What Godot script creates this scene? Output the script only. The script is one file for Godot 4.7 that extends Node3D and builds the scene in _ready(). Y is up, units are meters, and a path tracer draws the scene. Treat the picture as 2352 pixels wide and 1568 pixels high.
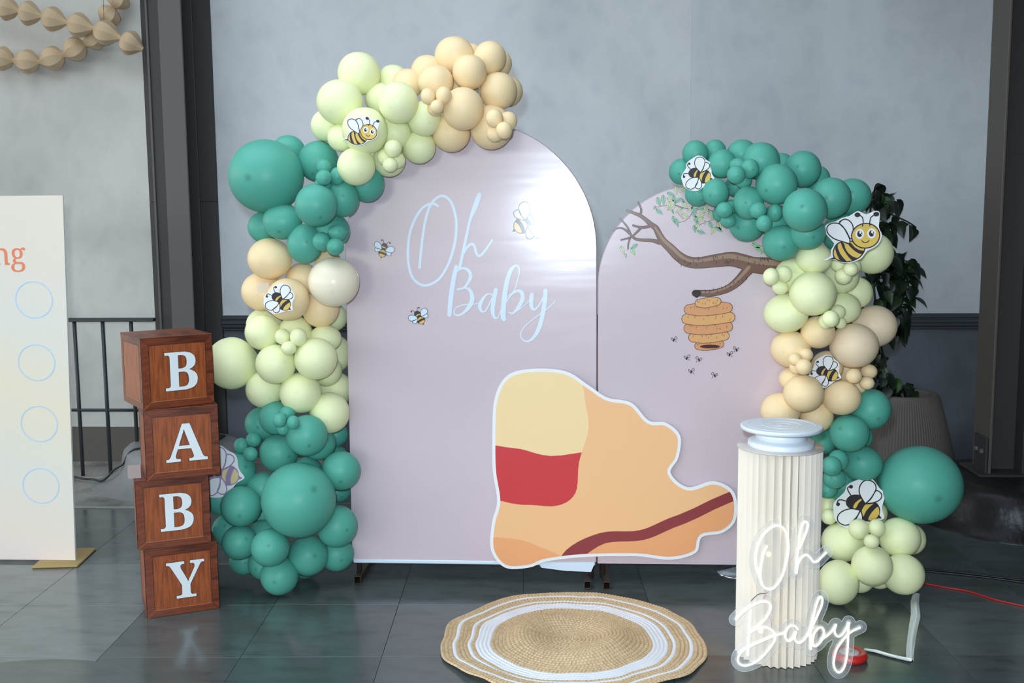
extends Node3D
# Baby-shower backdrop: two printed arch backdrops, balloon garlands, letter boxes, jute rug, pleated pedestal and neon sign in a hall with plastered walls.

const F := 2400.0                      # focal length in pixels of the 2352 x 1568 frame
const EYE := Vector3(0, 1.6, 0)
const WALL_Z := -6.6
const ARCH_Z := -4.42
var look: Basis
var used := {}
var mats := {}
var shared := {}
var balls := []
var pen := 0.0
var rng := RandomNumberGenerator.new()

func _ready():
	rng.seed = 7
	look = Basis(Vector3.UP, deg_to_rad(3.0)) * Basis(Vector3.RIGHT, deg_to_rad(-6.8)) * Basis(Vector3.BACK, deg_to_rad(-0.45))
	# --- camera
	var cam := Camera3D.new()
	cam.name = "camera"
	cam.transform = Transform3D(look, EYE)
	cam.fov = rad_to_deg(2.0 * atan(784.0 / F))
	cam.near = 0.05
	cam.far = 100.0
	add_child(cam)
	# --- sky and exposure
	var env := Environment.new()
	env.background_mode = Environment.BG_SKY
	var sky := Sky.new()
	var sm := ProceduralSkyMaterial.new()
	sm.sky_top_color = Color(0.80, 0.85, 0.90)
	sm.sky_horizon_color = Color(0.95, 0.955, 0.93)
	sm.ground_bottom_color = Color(0.42, 0.42, 0.40)
	sm.ground_horizon_color = Color(0.70, 0.72, 0.72)
	sm.sun_angle_max = 1.0
	sky.sky_material = sm
	env.sky = sky
	env.background_energy_multiplier = 4.3
	env.tonemap_mode = Environment.TONE_MAPPER_LINEAR
	env.tonemap_exposure = 0.9
	env.sdfgi_enabled = true
	env.ssao_enabled = true
	env.ssil_enabled = true
	var we := WorldEnvironment.new()
	we.name = "world"
	we.environment = env
	add_child(we)
	# --- the photographer's flash, on top of the camera
	var flash := SpotLight3D.new()
	flash.name = "camera_flash"
	flash.position = EYE + Vector3(-0.07, 0.16, 0.02)
	flash.basis = Basis(Vector3.UP, deg_to_rad(3.0)) * Basis(Vector3.RIGHT, deg_to_rad(-5.0))
	flash.spot_angle = 42.0
	flash.spot_angle_attenuation = 0.6
	flash.spot_range = 40.0
	flash.spot_attenuation = 2.0
	flash.light_color = Color(0.85, 0.93, 1.0)
	flash.light_energy = 11.0
	flash.light_size = 0.045
	flash.shadow_enabled = true
	add_child(flash)
	materials()
	room()
	arches()
	cutout_board()
	balloons()
	bee_cards()
	welcome_board()
	letter_boxes()
	rug()
	pedestal()
	neon_sign()
	floor_clutter()
	plant()
	railing()
	pod_garland()

# ---------------------------------------------------------------- pixels to places
func ray(x: float, y: float) -> Vector3:
	return look * Vector3((x - 1176.0) / F, (784.0 - y) / F, -1.0)

func on_floor(x: float, y: float, h := 0.0) -> Vector3:
	var d := ray(x, y)
	return EYE + d * ((h - EYE.y) / d.y)

func on_z(x: float, y: float, z: float) -> Vector3:
	var d := ray(x, y)
	return EYE + d * (z / d.z)

func px_size(z: float) -> float:       # metres per pixel near that z
	return absf(z) * 1.0 / F * 1.02

# ---------------------------------------------------------------- naming
func numbered(n: String) -> String:
	if not used.has(n):
		used[n] = 0
		return n
	used[n] += 1
	return "%s_%03d" % [n, used[n]]

func tag(o: Node, label := "", category := "", group := "", kind := "") -> Node:
	if label: o.set_meta("label", label)
	if category: o.set_meta("category", category)
	if group: o.set_meta("group", group)
	if kind: o.set_meta("kind", kind)
	return o

func thing(called: String, label: String, category: String, at := Vector3.ZERO, turn := 0.0, group := "") -> Node3D:
	var o := Node3D.new()
	o.name = numbered(called)
	o.position = at
	o.rotation.y = turn
	tag(o, label, category, group)
	add_child(o, true)
	return o

func put(called: String, mesh: Mesh, mat: Material, parent: Node = null, at := Vector3.ZERO, b := Basis.IDENTITY) -> MeshInstance3D:
	var o := MeshInstance3D.new()
	if parent == null:
		o.name = numbered(called)
	else:
		o.name = called
	o.mesh = mesh
	o.material_override = mat
	o.transform = Transform3D(b, at)
	o.cast_shadow = GeometryInstance3D.SHADOW_CASTING_SETTING_ON
	(self if parent == null else parent).add_child(o, true)
	if parent:
		if o.name != called:           # a repeat beside its like: a plain three-digit number
			var k := 1
			while parent.has_node("%s_%03d" % [called, k]): k += 1
			o.name = "%s_%03d" % [called, k]
	return o

func struct(called: String, label: String, at := Vector3.ZERO) -> Node3D:
	var o := Node3D.new()
	o.name = called
	o.position = at
	tag(o, label, "", "", "structure")
	add_child(o, true)
	return o

# ---------------------------------------------------------------- shape helpers
func st_new(group := 0) -> SurfaceTool:
	var st := SurfaceTool.new()
	st.begin(Mesh.PRIMITIVE_TRIANGLES)
	st.set_smooth_group(group)
	return st

func done(st: SurfaceTool) -> ArrayMesh:
	st.generate_normals()
	return st.commit()

func tri(st: SurfaceTool, a: Vector3, b: Vector3, c: Vector3, outward: Vector3, uvs := []):
	var flip := (b - a).cross(c - a).dot(outward) > 0.0
	var p := [a, c, b] if flip else [a, b, c]
	var order := [0, 2, 1] if flip else [0, 1, 2]
	for i in 3:
		if uvs.size() == 3: st.set_uv(uvs[order[i]])
		st.add_vertex(p[i])

func quad(st: SurfaceTool, a: Vector3, b: Vector3, c: Vector3, d: Vector3, outward: Vector3, uvs := []):
	tri(st, a, b, c, outward, [uvs[0], uvs[1], uvs[2]] if uvs.size() == 4 else [])
	tri(st, a, c, d, outward, [uvs[0], uvs[2], uvs[3]] if uvs.size() == 4 else [])

func add_box(st: SurfaceTool, c: Vector3, s: Vector3, bev := 0.004, b := Basis.IDENTITY):
	st.set_smooth_group(-1)
	bev = minf(bev, minf(s.x, minf(s.y, s.z)) * 0.45)
	var h := s * 0.5
	var i := h - Vector3(bev, bev, bev)
	for ax in 3:
		var u := (ax + 1) % 3
		var v := (ax + 2) % 3
		for sg in [-1.0, 1.0]:
			var n := Vector3.ZERO
			n[ax] = sg
			var q := []
			var uv := []
			for k in [[-1, -1], [1, -1], [1, 1], [-1, 1]]:
				var p := Vector3.ZERO
				p[ax] = h[ax] * sg
				p[u] = i[u] * k[0]
				p[v] = i[v] * k[1]
				q.append(c + b * p)
				uv.append(Vector2(p[u], p[v]) if ax != 0 else Vector2(p[v], p[u]))
			quad(st, q[0], q[1], q[2], q[3], b * n, uv)
	for ax in 3:
		var u := (ax + 1) % 3
		var v := (ax + 2) % 3
		for su in [-1.0, 1.0]:
			for sv in [-1.0, 1.0]:
				var q := []
				for k in [[0, -1], [0, 1], [1, 1], [1, -1]]:
					var p := Vector3.ZERO
					p[ax] = i[ax] * k[1]
					p[u] = (i[u] if k[0] else h[u]) * su
					p[v] = (h[v] if k[0] else i[v]) * sv
					q.append(c + b * p)
				var n := Vector3.ZERO
				n[u] = su
				n[v] = sv
				quad(st, q[0], q[1], q[2], q[3], b * n)
	for sx in [-1.0, 1.0]:
		for sy in [-1.0, 1.0]:
			for sz in [-1.0, 1.0]:
				var n := Vector3(sx, sy, sz)
				tri(st, c + b * (Vector3(h.x, i.y, i.z) * n), c + b * (Vector3(i.x, h.y, i.z) * n), c + b * (Vector3(i.x, i.y, h.z) * n), b * n)

func box_mesh(s: Vector3, bev := 0.004) -> ArrayMesh:
	var st := st_new(-1)
	add_box(st, Vector3.ZERO, s, bev)
	return done(st)

func add_lathe(st: SurfaceTool, prof: Array, segs := 32, c := Vector3.ZERO, b := Basis.IDENTITY, smooth := true, cols := []):
	st.set_smooth_group(0 if smooth else -1)
	for j in prof.size() - 1:
		var p: Vector2 = prof[j]
		var q: Vector2 = prof[j + 1]
		var nn := Vector2(q.y - p.y, p.x - q.x)
		for k in segs:
			var a0 := TAU * k / segs
			var a1 := TAU * (k + 1) / segs
			var d0 := Vector3(cos(a0), 0, sin(a0))
			var d1 := Vector3(cos(a1), 0, sin(a1))
			var v := [d0 * p.x + Vector3.UP * p.y, d1 * p.x + Vector3.UP * p.y, d1 * q.x + Vector3.UP * q.y, d0 * q.x + Vector3.UP * q.y]
			var fl := [j, j, j + 1, j + 1]
			var mid := (d0 + d1).normalized()
			var n := mid * nn.x + Vector3.UP * nn.y
			for t in [[0, 1, 2], [0, 2, 3]]:
				if (v[t[1]] - v[t[0]]).cross(v[t[2]] - v[t[0]]).length_squared() < 1e-16: continue
				var flip: bool = (v[t[1]] - v[t[0]]).cross(v[t[2]] - v[t[0]]).dot(n) > 0.0
				for e in ([0, 2, 1] if flip else [0, 1, 2]):
					if cols.size(): st.set_color(cols[fl[t[e]]])
					var uvk: float = float(k) if t[e] == 0 or t[e] == 3 else float(k + 1)
					st.set_uv(Vector2(uvk / segs, v[t[e]].y))
					st.add_vertex(c + b * v[t[e]])

func lathe_mesh(prof: Array, segs := 32, smooth := true, cols := []) -> ArrayMesh:
	var st := st_new()
	add_lathe(st, prof, segs, Vector3.ZERO, Basis.IDENTITY, smooth, cols)
	return done(st)

func smooth3(pts: Array, n := 6) -> PackedVector3Array:
	var out := PackedVector3Array()
	for i in pts.size() - 1:
		var p0: Vector3 = pts[maxi(i - 1, 0)]
		var p1: Vector3 = pts[i]
		var p2: Vector3 = pts[i + 1]
		var p3: Vector3 = pts[mini(i + 2, pts.size() - 1)]
		for k in n:
			out.append(p1.cubic_interpolate(p2, p0, p3, float(k) / n))
	out.append(pts[-1])
	return out

func add_tube(st: SurfaceTool, path: PackedVector3Array, r: float, sides := 8, radii := []):
	st.set_smooth_group(0)
	var rings := []
	var side := Vector3.ZERO
	for i in path.size():
		var t := (path[mini(i + 1, path.size() - 1)] - path[maxi(i - 1, 0)]).normalized()
		if side == Vector3.ZERO:
			side = t.cross(Vector3.UP if absf(t.y) < 0.9 else Vector3.RIGHT).normalized()
		side = (side - t * side.dot(t)).normalized()
		var up := side.cross(t)
		var rr: float = radii[i] if radii.size() else r
		var ring := []
		for k in sides:
			var a := TAU * k / sides
			ring.append(path[i] + (side * cos(a) + up * sin(a)) * rr)
		rings.append(ring)
	for i in path.size() - 1:
		for k in sides:
			var k2 := (k + 1) % sides
			var q := [rings[i][k], rings[i][k2], rings[i + 1][k2], rings[i + 1][k]]
			quad(st, q[0], q[1], q[2], q[3], (q[0] + q[1]) * 0.5 - path[i])
	for e in [0, path.size() - 1]:
		var t := (path[1] - path[0]) * -1.0 if e == 0 else path[-1] - path[-2]
		for k in sides:
			tri(st, path[e], rings[e][k], rings[e][(k + 1) % sides], t)

func tube_mesh(path: PackedVector3Array, r: float, sides := 8, radii := []) -> ArrayMesh:
	var st := st_new()
	add_tube(st, path, r, sides, radii)
	return done(st)

# ---- flat print: 2D shapes in a thing's own x, y; z is how far the print lies in front
func smooth2(pts: Array, closed := true, n := 5) -> PackedVector2Array:
	var out := PackedVector2Array()
	var m := pts.size()
	for i in (m if closed else m - 1):
		var p0: Vector2 = pts[(i - 1 + m) % m] if closed else pts[maxi(i - 1, 0)]
		var p1: Vector2 = pts[i]
		var p2: Vector2 = pts[(i + 1) % m]
		var p3: Vector2 = pts[(i + 2) % m] if closed else pts[mini(i + 2, m - 1)]
		for k in n:
			out.append(p1.cubic_interpolate(p2, p0, p3, float(k) / n))
	if not closed: out.append(pts[-1])
	return out

func v2(flat: Array) -> Array:
	var out := []
	for i in range(0, flat.size(), 2): out.append(Vector2(flat[i], flat[i + 1]))
	return out

func add_fill(st: SurfaceTool, poly: PackedVector2Array, z := 0.0, back := false):
	st.set_smooth_group(-1)
	var idx := Geometry2D.triangulate_polygon(poly)
	for i in range(0, idx.size(), 3):
		var p := [poly[idx[i]], poly[idx[i + 1]], poly[idx[i + 2]]]
		tri(st, Vector3(p[0].x, p[0].y, z), Vector3(p[1].x, p[1].y, z), Vector3(p[2].x, p[2].y, z), Vector3.FORWARD if back else Vector3.BACK, p)

func add_slab(st: SurfaceTool, poly: PackedVector2Array, z0: float, z1: float):
	add_fill(st, poly, z1)
	add_fill(st, poly, z0, true)
	var cw := Geometry2D.is_polygon_clockwise(poly)
	for i in poly.size():
		var a := poly[i]
		var b := poly[(i + 1) % poly.size()]
		var n := Vector3(b.y - a.y, a.x - b.x, 0) * (1.0 if not cw else -1.0)
		quad(st, Vector3(a.x, a.y, z0), Vector3(b.x, b.y, z0), Vector3(b.x, b.y, z1), Vector3(a.x, a.y, z1), n, [a, b, b, a])

func add_stroke(st: SurfaceTool, pts: Array, z := 0.0, n := 6, caps := true):  # Vector3(x, y, width) points
	st.set_smooth_group(-1)
	var path := smooth3(pts, n)
	pen = fposmod(pen + 0.00003, 0.00024)   # crossing strokes lie on one another, never in one plane
	z += pen
	var step := minf(0.000006, 0.0001 / path.size())
	var left := []
	var right := []
	for i in path.size():
		var t3 := path[mini(i + 1, path.size() - 1)] - path[maxi(i - 1, 0)]
		var t := Vector2(t3.x, t3.y).normalized()
		var w := absf(path[i].z) * 0.5
		left.append(Vector3(path[i].x - t.y * w, path[i].y + t.x * w, z))
		right.append(Vector3(path[i].x + t.y * w, path[i].y - t.x * w, z))
	for i in path.size() - 1:
		var dz := Vector3(0, 0, step * i)
		quad(st, left[i] + dz, right[i] + dz, right[i + 1] + dz, left[i + 1] + dz, Vector3.BACK, [Vector2(left[i].x, left[i].y), Vector2(right[i].x, right[i].y), Vector2(right[i + 1].x, right[i + 1].y), Vector2(left[i + 1].x, left[i + 1].y)])
	if caps:
		for e in [0, path.size() - 1]:
			add_disc(st, Vector2(path[e].x, path[e].y), Vector2.ONE * absf(path[e].z) * 0.5, z + step * e - 0.00003, 12)

func add_disc(st: SurfaceTool, c: Vector2, r: Vector2, z := 0.0, segs := 28, turn := 0.0):
	var poly := PackedVector2Array()
	for k in segs:
		poly.append(c + (Vector2(cos(TAU * k / segs), sin(TAU * k / segs)) * r).rotated(turn))
	add_fill(st, poly, z)

# ---------------------------------------------------------------- materials
func mat(key: String, c: Color, rough := 0.6, metal := 0.0, spec := 0.5) -> StandardMaterial3D:
	if mats.has(key): return mats[key]
	var m := StandardMaterial3D.new()
	m.resource_name = key
	m.albedo_color = c
	m.roughness = rough
	m.metallic = metal
	m.metallic_specular = spec
	mats[key] = m
	return m

func noise_tex(freq: float, ramp: Array, size := 512, seed_ := 1, octaves := 4, normal := false, type := FastNoiseLite.TYPE_SIMPLEX_SMOOTH) -> NoiseTexture2D:
	var n := FastNoiseLite.new()
	n.seed = seed_
	n.frequency = freq
	n.noise_type = type
	n.fractal_octaves = octaves
	var t := NoiseTexture2D.new()
	t.width = size
	t.height = size
	t.seamless = true
	t.noise = n
	t.as_normal_map = normal
	if ramp.size():
		var g := Gradient.new()
		g.offsets = PackedFloat32Array(range(ramp.size()).map(func(i): return float(i) / (ramp.size() - 1)))
		g.colors = PackedColorArray(ramp)
		t.color_ramp = g
	return t

func plaster(key: String, c: Color, vary := 0.12, scale := 0.35, seed_ := 3) -> StandardMaterial3D:
	var m := mat(key, c, 0.85, 0.0, 0.35)
	m.albedo_texture = noise_tex(0.004, [Color(1 - vary * 1.6, 1 - vary * 1.5, 1 - vary * 1.4), Color(1 - vary * 0.6, 1 - vary * 0.6, 1 - vary * 0.6), Color(1, 1, 1), Color(1, 1, 1)], 512, seed_, 4)
	m.uv1_triplanar = true
	m.uv1_world_triplanar = true
	m.uv1_scale = Vector3(scale, scale * 0.8, scale)
	m.detail_enabled = true
	m.detail_albedo = noise_tex(0.007, [Color(0.955, 0.96, 0.965), Color(1, 1, 1), Color(0.98, 0.985, 0.985)], 512, seed_ + 9, 4)
	m.detail_blend_mode = BaseMaterial3D.BLEND_MODE_MUL
	m.detail_uv_layer = BaseMaterial3D.DETAIL_UV_2
	m.uv2_triplanar = true
	m.uv2_world_triplanar = true
	m.uv2_scale = Vector3(1.1, 0.9, 1.1)
	m.heightmap_enabled = true
	m.heightmap_texture = noise_tex(0.05, [], 512, seed_ + 4, 5)
	m.heightmap_scale = 0.25
	return m

func vinyl(key: String, c: Color) -> StandardMaterial3D:
	var m := mat(key, c, 0.18, 0.0, 0.53)
	m.heightmap_enabled = true
	m.heightmap_texture = shared.wrinkle
	m.heightmap_scale = 0.085
	m.uv1_scale = Vector3(0.55, 1.0, 1.0)
	return m

func wood(key: String, dark: Color, light: Color, across: bool) -> StandardMaterial3D:
	var m := mat(key, Color.WHITE, 0.38, 0.0, 0.5)
	m.albedo_texture = noise_tex(0.012, [dark.lerp(light, 0.15), dark.lerp(light, 0.55), light.lerp(dark, 0.1), light.lerp(dark, 0.3)], 512, 21, 5)
	m.uv1_scale = Vector3(1.2, 14.0, 1) if across else Vector3(14.0, 1.2, 1)
	m.detail_enabled = true
	m.detail_albedo = noise_tex(0.006, [Color(0.62, 0.55, 0.5), Color(1, 1, 1), Color(1, 1, 1)], 256, 33, 3)
	m.detail_blend_mode = BaseMaterial3D.BLEND_MODE_MUL
	return m

func materials():
	# wrinkled vinyl: long sideways waves with a fine weave over them
	var im := Image.create(512, 512, false, Image.FORMAT_RF)
	var n := FastNoiseLite.new()
	n.seed = 5
	n.frequency = 0.012
	n.fractal_octaves = 3
	for y in 512:
		for x in 512:
			var a := TAU * x / 512.0
			var v := n.get_noise_3d(cos(a) * 22.0, sin(a) * 22.0, y * 1.0 if y < 256 else (511 - y) * 1.0)
			im.set_pixel(x, y, Color(0.5 + 0.5 * v + 0.006 * sin(y * PI / 2.0) + 0.003 * sin(x * PI / 2.0), 0, 0))
	shared.wrinkle = ImageTexture.create_from_image(im)
	vinyl("blush vinyl", Color(0.81, 0.74, 0.765))
	vinyl("pale vinyl", Color(0.84, 0.90, 0.96))
	vinyl("ink vinyl", Color(0.16, 0.14, 0.15))
	vinyl("honey vinyl", Color(0.87, 0.71, 0.38))
	mat("paper white", Color(0.93, 0.93, 0.93), 0.6)
	mat("ink", Color(0.145, 0.125, 0.135), 0.55)
	mat("bee yellow", Color(0.875, 0.735, 0.35), 0.55)
	mat("faded ink", Color(0.60, 0.53, 0.68), 0.55)
	mat("faded yellow", Color(0.88, 0.80, 0.58), 0.55)
	mat("dark steel", Color(0.20, 0.19, 0.185), 0.5, 0.0, 0.5)
	mat("column paint", Color(0.36, 0.34, 0.33), 0.55)
	mat("rust steel", Color(0.30, 0.25, 0.22), 0.45, 0.4)
	plaster("plaster", Color(0.865, 0.875, 0.885), 0.055, 0.35, 3)
	plaster("plaster darker", Color(0.81, 0.83, 0.845), 0.07, 0.35, 14)
	plaster("plaster left", Color(0.815, 0.81, 0.785), 0.07, 0.4, 23)
	plaster("slate", Color(0.40, 0.415, 0.44), 0.2, 0.5, 31)
	plaster("plinth concrete", Color(0.54, 0.54, 0.54), 0.18, 0.8, 41).roughness = 0.4
	plaster("curb concrete", Color(0.62, 0.61, 0.58), 0.2, 1.2, 43)
	plaster("ceiling paint", Color(0.93, 0.93, 0.92), 0.05, 0.3, 47)
	shared.stone = noise_tex(0.01, [Color(0.80, 0.80, 0.80), Color(0.93, 0.93, 0.93), Color(1, 1, 1), Color(0.9, 0.9, 0.91)], 512, 61, 6)
	shared.scuff = noise_tex(0.012, [Color(0.36, 0.36, 0.36), Color(0.44, 0.44, 0.44), Color(0.6, 0.6, 0.6)], 512, 67, 5)
	plaster("dark plinth", Color(0.115, 0.115, 0.12), 0.25, 0.8, 53).roughness = 0.35
	mat("grout", Color(0.21, 0.22, 0.215), 0.6)
	shared.poly_l = arch_poly(1.071, 2.0, 0.105)
	shared.poly_r = arch_poly(0.82, 1.722, 0.098)
	mat("dark panel", Color(0.245, 0.24, 0.235), 0.6)
	mat("brown skirting", Color(0.36, 0.34, 0.31), 0.7)
	mat("rail trim", Color(0.24, 0.25, 0.275), 0.5)

# ---------------------------------------------------------------- the hall
func room():
	# ceiling, solid right wall; the left side and the far front are open to daylight
	var ce := struct("ceiling", "flat grey ceiling of the hall")
	for q in [[-9.0, -4.2, -6.8, 13.2], [0.4, 3.9, -6.8, 13.2], [-4.2, 0.4, -6.8, -4.5], [-4.2, 0.4, -0.6, 13.2]]:   # round an open skylight
		put("ceiling_slab", box_mesh(Vector3(q[1] - q[0], 0.2, q[3] - q[2]), 0.002), mats["ceiling paint"], ce, Vector3((q[0] + q[1]) * 0.5, 4.7, (q[2] + q[3]) * 0.5))
	var wr := struct("wall_right", "plain dark side wall of the hall")
	put("wall_slab", box_mesh(Vector3(0.2, 4.6, 20.0), 0.01), mats["dark panel"], wr, Vector3(3.8, 2.3, 3.2))
	# back wall: bare plaster above, slate dado below, a moulded rail between them
	var wb := struct("wall_back", "pale grey polished plaster back wall with slate grey dado", Vector3(0, 0, WALL_Z))
	put("plaster_panel", box_mesh(Vector3(2.977, 3.65, 0.2), 0.0005), mats["plaster"], wb, Vector3(-0.7215, 0.95 + 1.825, -0.1))
	put("plaster_panel", box_mesh(Vector3(3.2, 3.65, 0.2), 0.0005), mats["plaster darker"], wb, Vector3(2.3672, 0.95 + 1.825, -0.1005))
	put("dado_panel", box_mesh(Vector3(6.177, 0.95, 0.2), 0.004), mats["slate"], wb, Vector3(0.8785, 0.475, -0.1))
	var st := st_new()
	for q in [[0.905, 0.975, 0.035], [0.928, 0.952, 0.05], [0.885, 0.907, 0.022], [0.957, 0.985, 0.042]]:
		add_box(st, Vector3(0.8785, (q[0] + q[1]) * 0.5, q[2] * 0.5), Vector3(6.177, q[1] - q[0], q[2]), 0.006)
	put("chair_rail", done(st), mats["rail trim"], wb)
	put("baseboard", box_mesh(Vector3(6.177, 0.05, 0.012), 0.004), mats["curb concrete"], wb, Vector3(0.8785, 0.025, 0.006))
	# left bay
	var wl := struct("wall_left", "lighter plaster wall of the bay behind the metal railing", Vector3(0, 0, WALL_Z))
	put("plaster_panel", box_mesh(Vector3(6.35, 4.35, 0.2), 0.004), mats["plaster left"], wl, Vector3(-5.825, 0.25 + 2.175, -0.1))
	put("baseboard", box_mesh(Vector3(6.35, 0.25, 0.16), 0.004), mats["brown skirting"], wl, Vector3(-5.825, 0.125, -0.085))
	# dark board between the two plaster fields, in two lengths
	var tr := struct("trim_1", "dark board between the two plaster fields behind the column", Vector3(0, 0, WALL_Z))
	put("backing", box_mesh(Vector3(0.6, 4.6, 0.2), 0.004), mats["dark panel"], tr, Vector3(-2.43, 2.3, -0.13))
	put("board", box_mesh(Vector3(0.44, 1.71, 0.03), 0.001), mats["dark panel"], tr, Vector3(-2.43, 0.855, 0.0))
	put("board", box_mesh(Vector3(0.44, 2.888, 0.03), 0.001), mats["dark panel"], tr, Vector3(-2.43, 1.712 + 1.444, 0.0))
	put("casing", box_mesh(Vector3(0.16, 4.6, 0.26), 0.003), mats["dark panel"], tr, Vector3(-2.448, 2.3, 0.11))
	put("edge_strip", box_mesh(Vector3(0.014, 4.6, 0.012), 0.002), mats["column paint"], tr, Vector3(-2.520, 2.3, 0.246))
	steel_column("column_left", "dark steel column on a flared plinth behind the letter boxes", -2.295, -6.22, -1.0, Vector2(-2.36, -6.21), 0.56)
	steel_column("column_right", "dark steel column on a flared plinth at the far right", 2.285, -5.55, 1.0, Vector2(2.36, -5.5), 0.50)
	# concrete strip below the railing
	var cu := struct("trim_2", "rough concrete strip below the railing")
	put("curb", box_mesh(Vector3(2.2, 0.03, 0.62), 0.006), mats["curb concrete"], cu, Vector3(-3.5, -0.005, -5.88))
	put("ledge", box_mesh(Vector3(2.6, 0.05, 0.42), 0.006), mats["curb concrete"], cu, Vector3(-3.7, -0.005, -6.4))
	floor_tiles()

func steel_column(called: String, label: String, x: float, z: float, side: float, pc: Vector2, pr: float):
	var o := struct(called, label)
	var steel: Material = mats["dark steel"]
	var h := 0.24
	if side < 0:                       # flanges face the room
		put("web", box_mesh(Vector3(0.012, 4.4, 0.17), 0.003), steel, o, Vector3(x, h + 2.2, z))
		put("flange", box_mesh(Vector3(0.136, 4.4, 0.014), 0.003), mats["column paint"], o, Vector3(x, h + 2.2, z + 0.085))
		put("flange", box_mesh(Vector3(0.136, 4.4, 0.014), 0.003), steel, o, Vector3(x, h + 2.2, z - 0.085))
	else:                              # the web faces the room
		put("web", box_mesh(Vector3(0.17, 4.4, 0.012), 0.003), steel, o, Vector3(x, h + 2.2, z))
		put("flange", box_mesh(Vector3(0.014, 4.4, 0.22), 0.003), mat("brown steel", Color(0.31, 0.285, 0.265), 0.55), o, Vector3(x - side * 0.085, h + 2.2, z))
		put("flange", box_mesh(Vector3(0.014, 4.4, 0.22), 0.003), steel, o, Vector3(x + side * 0.085, h + 2.2, z))
		put("seam", box_mesh(Vector3(0.156, 0.004, 0.002), 0.0005), steel, o, Vector3(x, 1.9, z + 0.0065))
		put("bracket", box_mesh(Vector3(0.012, 0.20, 0.16), 0.003), steel, o, Vector3(x - side * 0.1, h + 0.10, z + 0.02))
		for k in [-1, 1]:
			put("bolt", lathe_mesh([Vector2(0, 0.014), Vector2(0.011, 0.014), Vector2(0.013, 0.0)], 6, false), mats["column paint"], o, Vector3(x - side * 0.106, h + 0.12, z + 0.02 + k * 0.035), Basis(Vector3.BACK, side * PI / 2))
	put("base_plate", box_mesh(Vector3(0.30, 0.014, 0.28), 0.003), steel, o, Vector3(x, h + 0.007, z))
	var prof := [Vector2(pr, -0.01), Vector2(pr, 0.004), Vector2(pr * 0.95, 0.012), Vector2(pr * 0.85, 0.028), Vector2(pr * 0.76, 0.052), Vector2(pr * 0.69, 0.085), Vector2(pr * 0.65, 0.13), Vector2(pr * 0.635, 0.18), Vector2(pr * 0.62, 0.21), Vector2(pr * 0.57, 0.235), Vector2(pr * 0.5, 0.24), Vector2(0, 0.24)]
	if side > 0:
		prof = [Vector2(pr, -0.01), Vector2(pr, 0.006), Vector2(pr * 0.97, 0.02), Vector2(pr * 0.92, 0.07), Vector2(pr * 0.88, 0.14), Vector2(pr * 0.84, 0.2), Vector2(pr * 0.79, 0.23), Vector2(pr * 0.70, 0.24), Vector2(0, 0.24)]
	put("plinth", lathe_mesh(prof, 72), mats["plinth concrete"] if side < 0 else mats["dark plinth"], o, Vector3(pc.x, 0, pc.y))

func floor_tiles():
	var fl := struct("floor", "polished grey green stone tile floor")
	put("screed", box_mesh(Vector3(16.0, 0.1, 21.0), 0.001), mats["grout"], fl, Vector3(-3.5, -0.0635, 3.3))
	var pitch := 0.521
	var kinds := []
	for i in 7:
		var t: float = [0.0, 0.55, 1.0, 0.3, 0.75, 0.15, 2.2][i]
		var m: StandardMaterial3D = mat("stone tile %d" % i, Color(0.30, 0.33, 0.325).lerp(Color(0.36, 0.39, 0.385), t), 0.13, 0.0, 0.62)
		m.albedo_texture = shared.stone
		m.uv1_triplanar = true
		m.uv1_world_triplanar = true
		m.uv1_scale = Vector3(0.55, 0.55, 1.5)
		m.uv1_offset = Vector3(i * 0.37, 0, i * 0.21)
		m.roughness_texture = shared.scuff
		m.roughness = 0.40
		kinds.append(m)
	var mesh := box_mesh(Vector3(pitch - 0.0016, 0.02, pitch - 0.0016), 0.0006)
	var turn := Basis(Vector3.UP, deg_to_rad(2.3))
	var origin := Vector3(-0.70, -0.01, -4.165)
	for r in range(-5, 9):
		for c in range(-9, 9):
			var p := origin + turn * Vector3((c + 0.5) * pitch, 0, (r + 0.5) * pitch)
			if p.z < -6.9 or p.x < -4.9 or p.x > 3.5 or p.z > 0.6: continue
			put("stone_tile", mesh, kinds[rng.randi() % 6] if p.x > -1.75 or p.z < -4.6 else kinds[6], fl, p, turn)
	# part of a round inlay, seen at the lower edge of the frame
	var st := st_new()
	add_lathe(st, [Vector2(0.0, 0.0006), Vector2(0.60, 0.0006), Vector2(0.603, -0.002)], 72, Vector3.ZERO, Basis.IDENTITY, false)
	put("round_inlay", done(st), kinds[5], fl, on_floor(-70, 1700))

# ---------------------------------------------------------------- the two printed arches
var org := Vector3.ZERO                # origin of the thing whose print is being laid out
var zx := 0.0                          # a crop of the photograph: its corner and its enlargement
var zy := 0.0
var zs := 1.0

func crop(x: float, y: float, s: float, o: Vector3):
	zx = x
	zy = y
	zs = s
	org = o

func lay(p: Vector2) -> Vector2:       # a point of the crop, on the plane of the thing
	var w := on_z(zx + p.x / zs, zy + p.y / zs, org.z)
	return Vector2(w.x - org.x, w.y - org.y)

func lays(flat: Array) -> Array:
	return v2(flat).map(lay)

func layw(pts: Array, extra := 0.0) -> Array:  # Vector3(x, y, width)
	return pts.map(func(p): 
		var q := lay(Vector2(p.x, p.y))
		return Vector3(q.x, q.y, maxf(p.z + extra, 1.0) / zs * px_size(org.z)))

func v3(flat: Array) -> Array:
	var out := []
	for i in range(0, flat.size(), 3): out.append(Vector3(flat[i], flat[i + 1], flat[i + 2]))
	return out

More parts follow.
